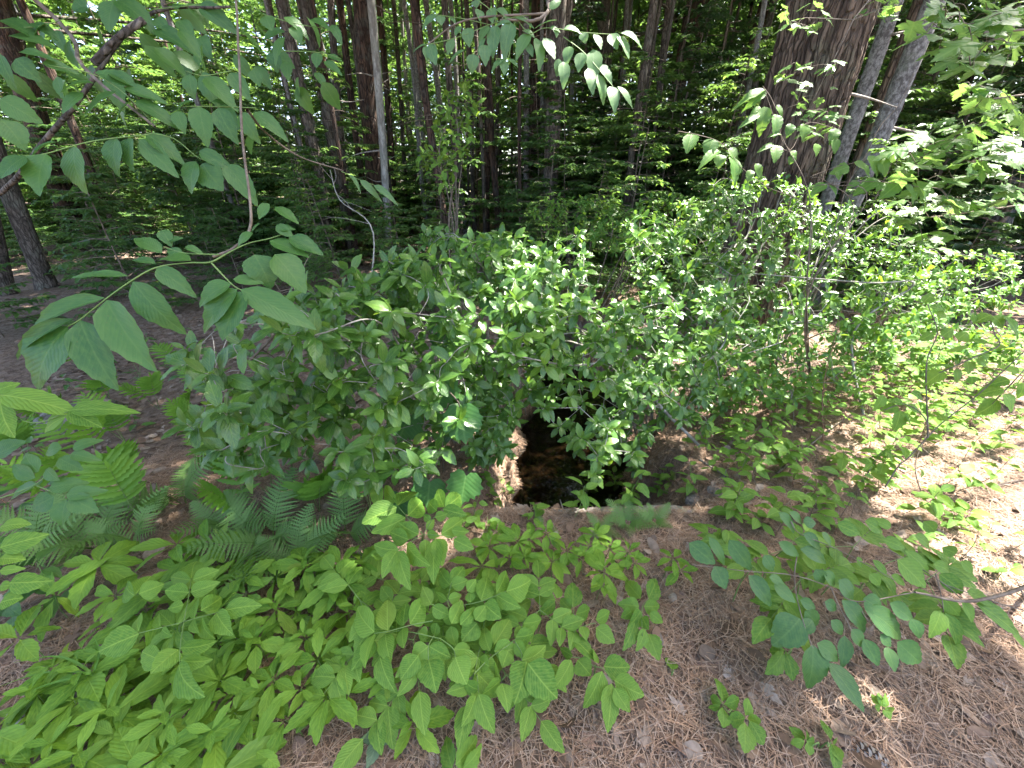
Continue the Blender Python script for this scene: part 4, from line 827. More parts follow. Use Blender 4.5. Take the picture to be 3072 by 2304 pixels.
# --- maple branches at the right
mp_b = Vector((4.7, 2.5, gh(4.7, 2.5)))
mp = thing('maple_tree', mp_b, 'young maple at the right edge with layered lobed leaves in the sun', 'tree')
woody(mp, [mp_b + Vector((0, 0, -.05)), (4.65, 2.5, 1.2), (4.6, 2.55, 2.4), (4.5, 2.6, 4)], .035, .015, 'bark_brown', 'trunk', 9)
def maple_spray(root, poly, n, d, L, mat='maple', dj=.25, up=(0, -.3, 1.0), kind='maple'):
    xs = [p[0] for p in poly]; ys = [p[1] for p in poly]; out = []; P = []
    while len(P) < n:
        sx, sy = random.uniform(min(xs), max(xs)), random.uniform(min(ys), max(ys))
        if in_poly(sx, sy, poly): P.append(pd(sx, sy, d + random.uniform(-dj, dj)))
    for p in P:
        a = random.uniform(0, 6.28); l = L * random.uniform(.65, 1.2); dv = Vector((math.cos(a) - .4, math.sin(a) - .5, random.uniform(-.5, -.1))).normalized()
        out.append((kind, leaf_matrix(p, p + dv * l, l * .95, Vector(up) + jit(.22)), mat))
    emit_leaves(root, out, mat, 'leaf'); return P
for poly, n, d, L in (([(2700, 400), (2860, 350), (3072, 370), (3072, 620), (2900, 640), (2760, 560), (2660, 480)], 100, 2.1, .125), ([(2700, 0), (3072, 0), (3072, 120), (3000, 230), (2830, 190), (2760, 110)], 52, 1.45, .11), ([(2880, 250), (3072, 260), (3072, 360), (2900, 330)], 22, 1.9, .115), ([(2640, 620), (2800, 560), (2900, 640), (2860, 760), (2700, 760)], 40, 2.5, .11)):
    P = maple_spray(mp, poly, n, d, L); c_ = sum(P, Vector()) / len(P); tr_ = Vector((4.62, 2.53, max(1.0, c_.z + .1)))
    woody(mp, [tr_, (tr_ + c_) / 2 + Vector((0, 0, .08)), c_], .008, .004)
    g = Geo()
    nodes = [c_]
    for p in sorted(P, key=lambda p: (p - c_).length):
        q = min(nodes, key=lambda n_: (n_ - p).length); tube(g, [q, (q + p) / 2 + Vector((0, 0, .015)), p], .0018, .0009, 4, 2); nodes.append(p)
    o = geo_part('twigs', g, M['stem_brown'], mp); o['kind'] = 'stuff'
mb = thing('maple_branch', pd(2560, 60, 2.2), 'dark shaded maple branch hanging in front of the old pine trunk', 'branch')
g = Geo()
for poly, n in (([(2330, 190), (2520, 180), (2540, 350), (2440, 420), (2320, 340)], 44), ([(2340, 10), (2480, 0), (2460, 120), (2380, 110)], 18), ([(2560, -20), (2720, -20), (2700, 60), (2600, 50)], 12)):
    P = maple_spray(mb, poly, n, 2.2, .075, 'maple', .12); c_ = sum(P, Vector()) / len(P); tube(g, [pd(2560, 60, 2.2), (c_ + pd(2560, 60, 2.2)) / 2, c_], .004, .002, 5, 4)
    nodes = [c_]
    for p in sorted(P, key=lambda p: (p - c_).length):
        q = min(nodes, key=lambda n_: (n_ - p).length); tube(g, [q, (q + p) / 2 + Vector((0, 0, .01)), p], .0014, .0008, 4, 2); nodes.append(p)
woody(mb, [pd(2560, 60, 2.2), pd(2640, -60, 2.3), pd(2700, -300, 2.4), (4.5, 2.6, 3.9)], .004, .012)
geo_part('twigs', g, M['stem_brown'], mb)['kind'] = 'stuff'

# --- pinnate sapling on the sunny ground at the right
ps_b = pg(2655, 1465)
ps = thing('ash_sapling', ps_b, 'thin brown stemmed sapling leaning right with pale pinnate leaves on the sunny ground', 'sapling')
QM = ('d', 1.75, -.45, 0, 2655, 1300)
traced(ps, tile(5), '''1750 720 1590 695 34;1690 745 1570 820 95;1770 730 1790 820 85;1840 680 1860 760 90;1900 670 1980 700 70;1850 590 1720 620 34;1990 570 1840 540 40;2060 570 2040 600 60;1940 640 1990 660 60;1870 780 1880 830 60;1890 430 1890 370 60;2000 380 1890 430 85;2010 390 2085 460 95;2080 390 2212 520 80;2080 860 1900 900 90;2040 930 1915 1030 130;2080 890 2160 1000 115;2120 800 1980 830 75;2180 760 2060 700 60;2212 820 2180 920 60;1620 500 1540 540 60;1680 520 1760 470 70;1700 480 1640 430 60;1780 540 1840 490 70;1400 980 1290 990 80;1410 1000 1380 1130 85;1430 960 1340 930 60;1450 970 1560 1010 70;1440 1040 1480 1100 60;1300 900 1250 1000 60;1480 880 1570 930 60;1650 1060 1740 1040 60;1600 330 1720 350 60;1560 300 1620 240 60;1640 370 1720 390 50''', QM, 'seedling', 'ovate', [[(1310, 1500), (1400, 1360), (1470, 1300), (1660, 1100), (1900, 910), (2040, 780), (2212, 620)], [(1660, 760), (1750, 720), (1900, 650), (2050, 580), (2020, 500), (1990, 400)], [(2000, 960), (2090, 870), (2212, 740)], [(1590, 1180), (1570, 1050), (1440, 960), (1300, 1000)], [(1590, 1150), (1580, 700), (1650, 500), (1590, 320)]], .003, 'stem_brown', hint=(0, -.4, .85))
# --- drooping branch at the lower right
rb_b = pg(3240, 1560)
rb = thing('ash_sapling', rb_b, 'ash sapling sagging in from the lower right with long drooping green leaflets', 'sapling')
RM = ('d', 1.18, .05, -.35, 2500, 1800)
traced(rb, tile(8), '''620 0 745 130 72;690 0 790 70 60;780 60 870 70 70;780 140 915 230 80;620 195 750 280 75;760 240 970 330 90;900 130 980 220 70;170 160 290 340 65;300 180 445 370 110;40 200 210 330 120;205 350 280 490 112;525 280 600 380 82;425 410 600 600 112;590 470 730 580 82;560 420 660 465 60;860 370 920 470 82;910 390 1010 470 82;1010 440 1130 560 112;920 580 1010 640 75;1030 570 1220 790 120;1170 560 1310 640 130;1180 630 1480 830 160;1340 590 1490 690 100;760 690 620 870 200;760 570 860 620 70;790 640 900 740 110;840 860 870 1155 180;870 850 1030 970 112;945 975 1180 1280 130;1050 800 1040 1000 82;1090 760 1190 870 90;1170 820 1270 990 95;1280 790 1350 870 75;1390 840 1545 970 150;1320 870 1380 1030 85;1480 690 1550 820 85;840 700 760 780 80;960 700 1050 800 80''', RM, 'ash', 'ash', [[(1500, 520), (1130, 580), (960, 490), (720, 410), (430, 385), (300, 370), (60, 340)], [(740, 290), (725, 420), (750, 600), (830, 850), (900, 940)], [(960, 490), (1010, 600), (1090, 760), (1150, 900)], [(1130, 580), (1200, 700), (1370, 850)], [(700, 60), (760, 140), (1000, 240), (1300, 400), (1500, 520)]], .0018, 'stem_brown')
traced(rb, tile(8), '''1390 310 1580 480 150;1230 310 1350 420 52;1210 400 1290 480 72;1350 410 1440 470 62;1660 400 1850 530 110;1840 520 2015 590 92;1690 560 1810 680 84;1670 640 1640 810 90;1700 650 1830 880 84;1810 570 1880 710 72;1900 590 2195 790 130;2140 800 2240 880 80;1440 250 1640 410 84;1350 100 1250 40 60;1130 290 1170 360 50;1000 80 1150 140 90;1180 60 1290 120 90;1300 180 1440 230 80;1500 150 1640 230 80;1560 60 1650 140 80;1680 230 1800 290 80;1620 340 1760 390 80;1800 320 1900 400 70''', RM, 'forb', 'ash', [[(1300, 220), (1500, 340), (1700, 470), (1850, 600), (1950, 640)], [(1640, 400), (1680, 560), (1690, 650)], [(2212, 640), (1950, 560), (1700, 470)]], .0018, 'stem_brown')
woody(rb, [rb_b + Vector((0, 0, -.03)), pd(3180, 1700, 1.3), pd(2940, 1800, 1.18), pd(2745, 1777, 1.18)], .008, .003, 'stem_brown', 'stem')

# --- seedlings in the middle foreground (crop at 1000,1400)
C6 = (1000, 1400, 700 / 2212)
def seedling(label, crop, leaves, stems, foot, hz=.22, mat='seedling', kind='ash', ws=1.2):
    b = pg(crop[0] + foot[0] * crop[2], crop[1] + foot[1] * crop[2], 0.0)
    root = thing('seedling', b, label, 'seedling'); md = ('z', hz); fn = mapper(md)
    traced(root, crop, leaves, md, mat, kind, stems, .0016, 'stem_green', ws=ws, hint=(0, -.75, .6))
    for st in stems:
        e = fn(crop[0] + st[0][0] * crop[2], crop[1] + st[0][1] * crop[2]); woody(root, [b + Vector((0, 0, -.02)), b + (e - b) * .5 + Vector((0, 0, .03)), e], .0026, .0016, 'stem_green', 'stem', 5)
seedling('lush seedling at the pool edge spreading five leafstalks, topmost of the middle seedlings', C6, '''600 385 285 520 195;610 370 760 165 175;705 465 870 245 175;685 480 385 630 155;600 330 465 165 130;420 170 400 370 105;1050 385 980 205 115;1055 390 1235 215 155;1040 400 1250 450 112;985 420 870 300 118;965 480 1075 440 85;920 520 850 455 60;880 590 965 510 72;890 620 990 650 72;1020 640 1255 480 150;1120 600 1280 600 82;1140 690 1320 760 122;990 680 1030 905 135;970 680 940 1030 145;870 690 860 860 95;715 690 515 620 135;810 640 620 530 135;700 740 835 930 150;625 790 355 750 135;610 800 715 1110 155;600 800 480 1010 125''', [[(850, 640), (720, 500), (600, 360)], [(865, 630), (940, 500), (1045, 395)], [(860, 645), (1000, 650), (1130, 670)], [(845, 645), (720, 720), (600, 800)]], (850, 900), .33)
seedling('seedling with round veined leaflets just below the one at the pool edge', C6, '''1110 1120 985 980 135;1115 1100 1240 905 122;1120 1130 1265 1070 112;1090 1250 1215 1210 92;1080 1270 970 1180 72;930 1310 840 1140 125;1640 1180 1895 1060 215;1545 1200 1640 960 132;1400 1270 1470 1010 155;1300 1290 1300 1165 84;1545 1215 1750 1330 122;1430 1300 1580 1420 155;1120 1490 1215 1250 132;1200 1500 1345 1320 105;1345 1455 1440 1310 122;1270 1180 1360 1080 100''', [[(1100, 1330), (1085, 1260), (1120, 1100)], [(1150, 1330), (1250, 1310), (1420, 1270), (1640, 1180)], [(1090, 1340), (1000, 1330), (930, 1300)]], (1120, 1560), .27)
seedling('seedling with very broad oval leaflets at the left end of the middle seedlings', C6, '''390 1570 160 1320 205;515 1555 495 1250 168;725 1490 890 1250 205;660 1510 680 1280 128;940 1330 1095 1400 112;390 1590 260 1830 150''', [[(940, 1460), (740, 1500), (520, 1560), (390, 1580)]], (900, 1640), .26)
T7 = tile(7)
seedling('dense seedling with many oval leaflets just below the broad leaved one', T7, '''285 790 285 955 112;400 750 400 870 88;565 870 460 960 105;570 870 700 930 92;500 930 390 1070 112;565 960 590 1140 142;740 940 810 1090 135;710 740 735 860 78;880 720 790 830 112;730 885 840 880 74;560 800 500 780 80;620 720 590 800 60;660 700 740 660 70''', [[(640, 820), (400, 770), (285, 790)], [(600, 800), (565, 870), (565, 960)], [(640, 820), (720, 880), (740, 940)]], (620, 960), .22)
seedling('seedling with a thick green stem and big leaflets in the centre of the bottom foreground', T7, '''965 900 910 720 84;990 860 1090 670 115;1130 810 1250 790 94;1180 720 1295 690 122;1130 830 1190 940 74;990 900 1140 870 115;1170 960 1330 880 122;1210 980 1400 1180 172;1200 970 1130 1190 155;1030 1090 920 1180 122;1040 1110 1075 1270 88;1020 1060 980 990 70;890 1180 985 1410 112;870 1190 800 1360 88;890 1150 800 1100 92;960 1000 880 960 80;1080 900 1050 1000 90''', [[(860, 1050), (960, 950), (1130, 820), (1190, 690)], [(1120, 830), (1170, 950), (1040, 1090)], [(880, 1060), (890, 1170)]], (850, 1090), .2)
seedling('five leaved seedling lying on the needles right of the centre', T7, '''1700 1000 1870 990 122;1690 1030 1610 1270 118;1750 1110 1745 1400 102;1770 1090 1955 1170 122;1770 1140 1870 1280 84;1640 970 1640 890 72;1490 960 1400 1150 104;1530 960 1600 1050 112;1500 930 1420 880 62''', [[(1640, 1000), (1700, 1020), (1760, 1100)], [(1640, 1000), (1560, 950), (1490, 940)]], (1640, 1060), .14)
seedling('upright seedling with leaflets in pairs right of the thick stemmed one', T7, '''1500 660 1370 690 94;1500 620 1500 440 100;1490 630 1420 560 84;1520 660 1610 620 102;1510 760 1490 880 74;1560 740 1590 820 62;1650 700 1740 640 84;1650 750 1770 830 92;1395 560 1400 445 62;1390 570 1230 525 84;1385 580 1290 665 74''', [[(1510, 780), (1505, 650), (1495, 600)], [(1510, 770), (1600, 730), (1650, 720)], [(1500, 700), (1395, 570)]], (1510, 860), .17, 'forb')
seedling('crumpled small leaved vine seedling on bare needles right of the upright seedling', T7, '''1990 560 2060 430 94;1940 560 1830 420 84;1960 610 2080 600 84;1930 610 1810 600 84;1940 640 1870 740 84;1950 680 1980 750 70;1990 790 2060 940 94;1900 720 1840 880 74;1970 760 1930 890 64;1880 640 1820 680 60;2000 650 2090 710 60''', [[(1950, 800), (1950, 620), (1990, 560)]], (1950, 850), .14, 'forb', 'ovate')
seedling('pinnate seedling with thin leafstalks above the whorled carpet at the lower left', tile(6), '''1240 430 1270 290 98;1250 440 1405 365 84;1235 440 1085 405 78;1235 520 1395 450 84;1225 520 1070 510 94;1190 600 1090 620 62;1415 650 1515 510 84;1450 640 1660 600 104;1400 650 1490 770 104;1300 640 1440 530 112;1310 690 1340 815 84;1260 690 1270 540 62;1250 700 1260 770 52;1170 880 1370 840 94;1160 890 985 1030 122;1170 960 1340 960 84;1160 990 1225 1190 138;1120 800 1050 880 72;900 770 860 660 98;900 790 640 900 150;1040 740 990 640 60;1050 760 1080 810 60;1060 960 900 900 120;880 530 960 400 110;870 540 770 480 110;900 530 1050 460 100''', [[(1190, 715), (1220, 560), (1240, 430)], [(1190, 710), (1300, 680), (1430, 645)], [(1190, 720), (1170, 860), (1165, 990)], [(1180, 715), (1040, 750), (900, 785)]], (1190, 860), .30)
seedling('pair of coarsely toothed dull green leaves at the bottom edge', T7, '''720 1659 650 1460 110;740 1640 890 1460 150;790 1659 920 1520 90''', [[(730, 1720), (735, 1650)]], (735, 1750), .10, 'forb', 'ovate')
seedling('grey green rosette plant with long narrow leaves near the bottom edge', T7, '''250 1440 280 1340 60;255 1450 120 1480 60;250 1460 165 1645 74;260 1440 425 1330 52;260 1460 300 1500 60''', [[(250, 1500), (252, 1450)]], (250, 1500), .07, 'sage', 'lance')
seedling('single round leaf alone on the needles right of the vine seedling', T7, '''2140 1020 2140 945 70''', [[(2140, 1060), (2140, 1020)]], (2140, 1060), .03, 'forb', 'round')
seedling('small fresh toothed plant on the needles below the drooping sapling, left one of a pair', tile(8), '''255 1230 260 1080 95;255 1240 180 1190 55;265 1245 375 1220 75;255 1260 270 1380 75;245 1250 180 1280 45;405 1330 310 1350 90;405 1320 440 1220 80;420 1340 505 1360 75;400 1360 410 1545 95;430 1350 520 1500 90''', [[(300, 1300), (255, 1245)], [(330, 1320), (405, 1335)]], (300, 1330), .08, 'forb', 'whorl')
seedling('small plant with four leaves on the needles near the bottom right', tile(8), '''800 1470 710 1400 50;800 1475 810 1410 45;790 1480 720 1510 55;800 1485 860 1490 60;805 1490 830 1570 50;960 1480 920 1340 60;970 1490 1010 1480 60;960 1500 1000 1650 75;965 1500 1030 1600 60''', [[(830, 1520), (800, 1480)], [(940, 1520), (962, 1490)]], (880, 1530), .06, 'forb', 'whorl')
seedling('tuft of narrow fresh leaves on the needles right of the long drooping leaflet', tile(8), '''1290 1260 1230 1180 50;1290 1260 1290 1170 50;1300 1265 1330 1180 40;1310 1270 1390 1300 50;1300 1280 1350 1340 50;1280 1270 1250 1260 40''', [[(1300, 1300), (1295, 1265)]], (1300, 1310), .06, 'forb', 'lance')
seedling('three leaved sprout under the drooping sapling', tile(8), '''660 890 580 900 90;650 900 590 1050 95;665 900 745 1070 85;660 880 720 820 60''', [[(680, 920), (660, 895)]], (690, 930), .10, 'forb', 'whorl')

XS = []
def pinnate(sx, sy, L=.085, hz=.2, nr=3, pairs=3, mat='seedling'):
    c_ = pg(sx, sy, hz); b = Vector((c_.x, c_.y + .02, gh(c_.x, c_.y + .02))); r_ = thing('seedling', b, None, 'seedling', 'pinnate seedlings'); woody(r_, [b + Vector((0, 0, -.01)), (b + c_) / 2 + jit(.01), c_], .0026, .0018, 'stem_green', 'stem', 5); lv = []; a0 = random.uniform(0, 6.28)
    for k in range(nr):
        a = a0 + k * 6.283 / nr + random.uniform(-.4, .4); d = Vector((math.cos(a), math.sin(a), .15)); Lr = L * (pairs * .62 + .3); cv = lambda t: c_ + d * Lr * t - Vector((0, 0, .25 * Lr * t * t)); sd = Vector((-d.y, d.x, 0))
        g = Geo(); tube(g, [cv(0), cv(.5), cv(1)], .0014, .0009, 4, 3); geo_part('rachis', g, M['stem_green'], r_)
        for q in range(pairs):
            t = .4 + .55 * q / pairs
            for s_ in (1, -1):
                ld = (sd * s_ + d * .55 + Vector((0, 0, random.uniform(-.3, .05)))).normalized(); l = L * random.uniform(.75, 1.1); lv.append(('ash', leaf_matrix(cv(t), cv(t) + ld * l, l * random.uniform(.52, .64), Vector((0, -.3, 1)) + jit(.2)), mat))
        ld = (d + Vector((0, 0, -.3))).normalized(); lv.append(('ash', leaf_matrix(cv(1), cv(1) + ld * L * 1.1, L * .62, Vector((0, -.3, 1)) + jit(.2)), mat))
    emit_leaves(r_, lv, mat, 'leaflet'); XS.append(r_)
for sx, sy in [(1180, 1750), (1330, 1840), (1240, 1920), (1450, 1900), (1120, 1900), (1560, 1900), (1260, 2010), (1500, 2000), (1080, 1800), (1620, 1830)]: pinnate(sx, sy, random.uniform(.07, .095), random.uniform(.1, .22), random.choice([2, 3]), random.choice([2, 3]))
order_labels(XS, 'small pinnate seedling filling the gaps of the middle group, {}', .15)
XS = []
for sx, sy in [(2260, 1700), (2400, 1740), (2520, 1720), (2660, 1690), (2780, 1740), (2350, 1650), (2560, 1640)]: pinnate(sx, sy, random.uniform(.075, .095), random.uniform(.15, .28), 2, 3, 'forb')
order_labels(XS, 'pinnate seedling growing under the drooping sapling, {}', .15)

# --- whorled plants: placed singly where the photo shows them, then the carpet between them
WH = []
def whorl(sx, sy, n_, L, hz=.14, mat='whorl', tier2=False):
    c_ = pg(sx, sy, hz); base = Vector((c_.x + random.uniform(-.02, .02), c_.y + random.uniform(-.01, .03), 0)); base.z = gh(base.x, base.y)
    r_ = thing('whorled_plant', base, None, 'plant', 'whorled plants'); g = Geo(); tube(g, [base + Vector((0, 0, -.01)), (base + c_) / 2 + jit(.006), c_], .0016, .0012, 5, 3); geo_part('stem', g, M['stem_green'], r_)
    lv = []; a0 = random.uniform(0, 6.28)
    tilt = jit(.22)
    for k in range(n_):
        a = a0 + k * 6.283 / n_ + random.uniform(-.25, .25); d = Vector((math.cos(a), math.sin(a), random.uniform(-.16, .16) + tilt.dot(Vector((math.cos(a), math.sin(a), 0))))); l = L * random.uniform(.7, 1.12)
        p0 = c_ + d * .006; lv.append(('whorl', leaf_matrix(p0, p0 + d * l, l * random.uniform(.32, .48), Vector((0, -.05, 1)) + jit(.28)), mat))
    if tier2:
        t_ = c_ + Vector((0, 0, .03))
        for k in range(3):
            a = a0 + .8 + k * 2.1; d = Vector((math.cos(a), math.sin(a), .5)); l = L * .45; lv.append(('whorl', leaf_matrix(t_, t_ + d * l, l * .4, Vector((0, 0, 1)) + jit(.2)), mat))
    emit_leaves(r_, lv, mat); WH.append((r_, sx, sy)); return r_
T6 = tile(6)
def tz(t, x, y): return t[0] + x * t[2], t[1] + y * t[2]
for x, y, n_, L in [(1400, 1445, 6, .125), (1170, 1560, 6, .125), (730, 1310, 6, .145), (1090, 1330, 6, .11), (540, 1590, 6, .15), (1425, 1090, 6, .115), (2120, 1195, 6, .115), (890, 530, 6, .11), (630, 340, 7, .15), (1145, 210, 6, .15), (370, 1530, 5, .11), (1660, 850, 6, .10), (1790, 620, 6, .10), (1985, 340, 6, .12), (360, 550, 5, .14), (1850, 1350, 5, .085), (2060, 960, 6, .09), (1980, 820, 6, .09), (1770, 1090, 6, .095), (125, 820, 5, .12), (750, 540, 6, .11), (1540, 820, 6, .085), (1580, 420, 6, .10), (1350, 200, 6, .13), (1790, 420, 6, .12), (2210, 350, 6, .12), (240, 1180, 5, .11), (60, 1420, 5, .12), (200, 1640, 6, .14), (880, 1640, 6, .12), (1640, 1540, 5, .09), (1250, 1250, 5, .1), (520, 900, 5, .11), (560, 1060, 6, .12), (1700, 1180, 6, .09)]: whorl(*tz(T6, x, y), n_, L, .15, tier2=random.random() < .3)
for x, y, n_, L in [(470, 1385, 5, .10), (910, 350, 6, .12), (1365, 320, 8, .10), (1145, 190, 7, .095), (1090, 300, 6, .08), (1185, 290, 5, .06), (1640, 150, 6, .07), (1610, 220, 6, .065), (1860, 260, 6, .07), (1900, 330, 6, .065), (1700, 390, 7, .09), (1690, 480, 5, .06), (960, 230, 6, .09), (1330, 140, 6, .09), (1220, 170, 6, .08), (1460, 250, 6, .08), (1560, 300, 5, .07), (1000, 130, 5, .07), (290, 1090, 6, .05), (30, 960, 5, .09), (40, 1180, 6, .10), (90, 640, 6, .1), (120, 330, 6, .12), (1740, 240, 5, .06), (2150, 300, 5, .07), (2200, 380, 5, .07)]: whorl(*tz(T7, x, y), n_, L, .13, tier2=random.random() < .3)
named = list(WH)
CARPET = [(-40, 2340), (-40, 2100), (250, 1950), (330, 1800), (520, 1680), (760, 1620), (1000, 1640), (1080, 1780), (1040, 1960), (960, 2080), (880, 2160), (760, 2340)]
k = 0
while k < 66:
    sx, sy = random.uniform(-40, 1080), random.uniform(1600, 2340)
    if not in_poly(sx, sy, CARPET): continue
    if random.random() < .4 and (sx < 330 and sy < 2150): continue
    if min(math.hypot(sx - a[1], sy - a[2]) for a in WH) < 34 + (sy - 1600) * .03: continue
    whorl(sx, sy, random.randint(4, 7), random.choice([.055, .07, .085, .10, .115, .13]), random.uniform(.04, .17), random.choice(['whorl', 'whorl', 'forb'])); k += 1
def zone(sx, sy):
    if sy > 2150: return 'along the bottom edge'
    if sx > 1050: return 'between the middle seedlings and the pool' if sy < 1760 else 'on the needles around the middle seedlings'
    if sy > 1990: return 'in the carpet just above the bottom edge'
    if sy > 1850: return 'in mid carpet at the lower left'
    if sy > 1740: return 'in the upper carpet at the lower left'
    return 'at the carpet rim below the ferns'
zs = {}
for r_, sx, sy in WH: zs.setdefault(zone(sx, sy), []).append(r_)
for z_, L in zs.items(): order_labels(L, 'green leaf whorl ' + z_ + ', {}', .12)

# ================================================================== FERNS
def fern_pinna_mesh(seed, mat):
    """a lobed pinna: length 1 along +Y, wavy edges"""
    key = ('pinna', seed, mat)
    if key in MESH: return MESH[key]
    rr = random.Random(seed); n = 11; V, F = [], []
    for i in range(n + 1):
        t = i / n; w = (0.5 * math.sin(math.pi * (0.12 + 0.88 * t) ** .8) ** .8) * (1.15 if i % 2 else .72) if i < n else 0
        z = -.18 * t * t
        V += [(-w, t + (.03 if i % 2 else 0), z + abs(w) * .12), (0, t, z), (w, t + (.03 if i % 2 else 0), z + abs(w) * .12)]
    for i in range(n):
        a = i * 3; b = a + 3; F += [(a, a + 1, b + 1), (a, b + 1, b), (a + 1, a + 2, b + 2), (a + 1, b + 2, b + 1)]
    MESH[key] = mk_mesh('pinna', V, F, M[mat]); return MESH[key]
def sens_frond(root, b, tip, npair, wid, mat='fern'):
    """broad-leaved frond: each leaflet of its own"""
    b, tip = Vector(b), Vector(tip); loc = Vector(root.location); d = tip - b; L = d.length; arch = Vector((0, 0, L * .18))
    cv = lambda t: b + d * t + arch * math.sin(math.pi * t) * .9
    g = Geo(); tube(g, [cv(i / 6) for i in range(7)], .0022, .0007, 5, 2); fr = geo_part('frond', g, M['stem_green'], root)
    T = Matrix.Translation(-loc); side = d.cross(Vector((0, 0, 1)))
    if side.length < .02: side = Vector((1, 0, 0))
    side.normalize(); nrm = side.cross(d).normalized()
    if nrm.dot(CAMP - b) < 0: nrm = -nrm
    for k in range(npair):
        t = .34 + .64 * k / npair; l = wid * (math.sin(math.pi * (.22 + .74 * k / npair)) ** .8)
        for s_ in (1, -1):
            ld = (side * s_ + d.normalized() * (.35 + .5 * k / npair) + Vector((0, 0, random.uniform(-.12, .06)))).normalized(); p0 = cv(t)
            o = link('leaflet', fern_pinna_mesh(random.randrange(3), mat), fr); o.matrix_local = T @ leaf_matrix(p0, p0 + ld * l, l * .24, nrm + Vector((0, -.1, .25)) + jit(.08))
    o = link('leaflet', fern_pinna_mesh(0, mat), fr); p0 = cv(.97); o.matrix_local = T @ leaf_matrix(p0, p0 + d.normalized() * wid * .35, wid * .13, nrm)
def fine_frond_mesh(seed):
    """lacy frond, length 1 along +Y: leaflets on leaflets"""
    key = ('fine', seed)
    if key in MESH: return MESH[key]
    rr = random.Random(seed); n = 17; bend = rr.uniform(-.12, .12); g = Geo()
    cv = lambda t: Vector((bend * t * t, t, .22 * math.sin(math.pi * t * .85) - .14 * t * t))
    for k in range(n):
        t = .2 + .79 * k / n; l = .26 * (math.sin(math.pi * (.32 + .67 * k / n))) ** .9 + .015
        for s_ in (1, -1):
            dv = Vector((s_, .38 + rr.uniform(-.08, .08), rr.uniform(-.10, .06))).normalized(); sd = Vector((-dv.y, dv.x, 0)); m_ = max(4, int(l / .016)); V, F = [], []
            for q in range(m_ + 1):
                u = q / m_; w_ = .021 * (1 - u ** 1.6) * (1.35 if q % 2 else .45) + .001; c_ = cv(t) + dv * l * u + Vector((0, 0, -.16 * l * u * u)); V += [tuple(c_ - sd * w_ + dv * (.008 if q % 2 else 0)), tuple(c_ + Vector((0, 0, -.002))), tuple(c_ + sd * w_ + dv * (.008 if q % 2 else 0))]
            for q in range(m_):
                i = q * 3; F += [(i, i + 1, i + 4), (i, i + 4, i + 3), (i + 1, i + 2, i + 5), (i + 1, i + 5, i + 4)]
            g.add(V, F)
    tube(g, [cv(0), cv(.25), cv(.5), cv(.75), cv(1)], .006, .002, 4, 3)
    MESH[key] = mk_mesh('frond', np.vstack(g.v), np.vstack(g.f), M['fern2'], smooth=False); return MESH[key]
def fine_fern(sx, sy, nf, L, label=None, bias=None):
    b = pg(sx, sy); root = thing('lacy_fern', b, label, 'fern', 'lacy ferns'); a0 = random.uniform(0, 6.28)
    for k in range(nf):
        a = (a0 + k * 6.283 / nf if bias is None else bias + random.uniform(-1, 1)); l = L * random.uniform(.75, 1.15); d = Vector((math.cos(a), math.sin(a), random.uniform(.5, 1.1))).normalized()
        o = link('frond', fine_frond_mesh(random.randrange(4)), root); o.matrix_local = leaf_matrix(Vector((0, 0, 0)), d * l, l, Vector((0, -.5, .9)) - Vector((d.x, d.y, 0)) * .2)
    return root
SF = []
def sens_fern(sx, sy, fronds, sc=1.0):
    b = pg(sx, sy); root = thing('broad_fern', b, None, 'fern', 'broad leaved ferns')
    for (dx, dy, dz_, n_, w_) in fronds: sens_frond(root, b, b + Vector((dx, dy, dz_)) * sc, n_, w_ * sc)
    SF.append(root)
def rf(n_): return [(random.uniform(-.26, .26), random.uniform(-.14, .16), random.uniform(.30, .48), random.randint(7, 9), random.uniform(.12, .17)) for _ in range(n_)]
for sx, sy, n_ in [(390, 1500, 3), (430, 1580, 2), (960, 1540, 3), (820, 1500, 2), (700, 1440, 2), (640, 1350, 2), (560, 1290, 2), (980, 1400, 2), (1120, 1560, 2), (300, 1400, 2), (240, 1560, 2), (880, 1420, 2), (1480, 1290, 3), (1420, 1350, 2), (480, 1230, 2), (760, 1580, 2), (330, 1210, 3), (180, 1290, 3), (420, 1130, 2), (90, 1380, 3), (560, 1140, 2), (260, 1120, 2), (640, 1210, 2), (1460, 1390, 2), (1490, 1230, 2), (380, 1330, 3)]: sens_fern(sx, sy, rf(n_), .85)
order_labels(SF, 'broad leaved fern in the shade under the shrubs, {}', .2)
LF = [fine_fern(sx, sy, n_, L) for sx, sy, n_, L in [(820, 1640, 5, .32), (700, 1600, 4, .28), (900, 1700, 5, .28), (300, 1650, 5, .30), (420, 1640, 4, .28), (200, 1600, 4, .3), (1040, 1620, 4, .34), (560, 1520, 4, .36), (120, 1700, 4, .36), (1880, 1580, 6, .15), (1960, 1570, 5, .13), (1800, 1600, 4, .12), (1640, 1590, 2, .10), (1020, 1780, 4, .2)]]
order_labels(LF, 'fine lacy fern with feathery fronds, {} of the lacy ferns', .1)

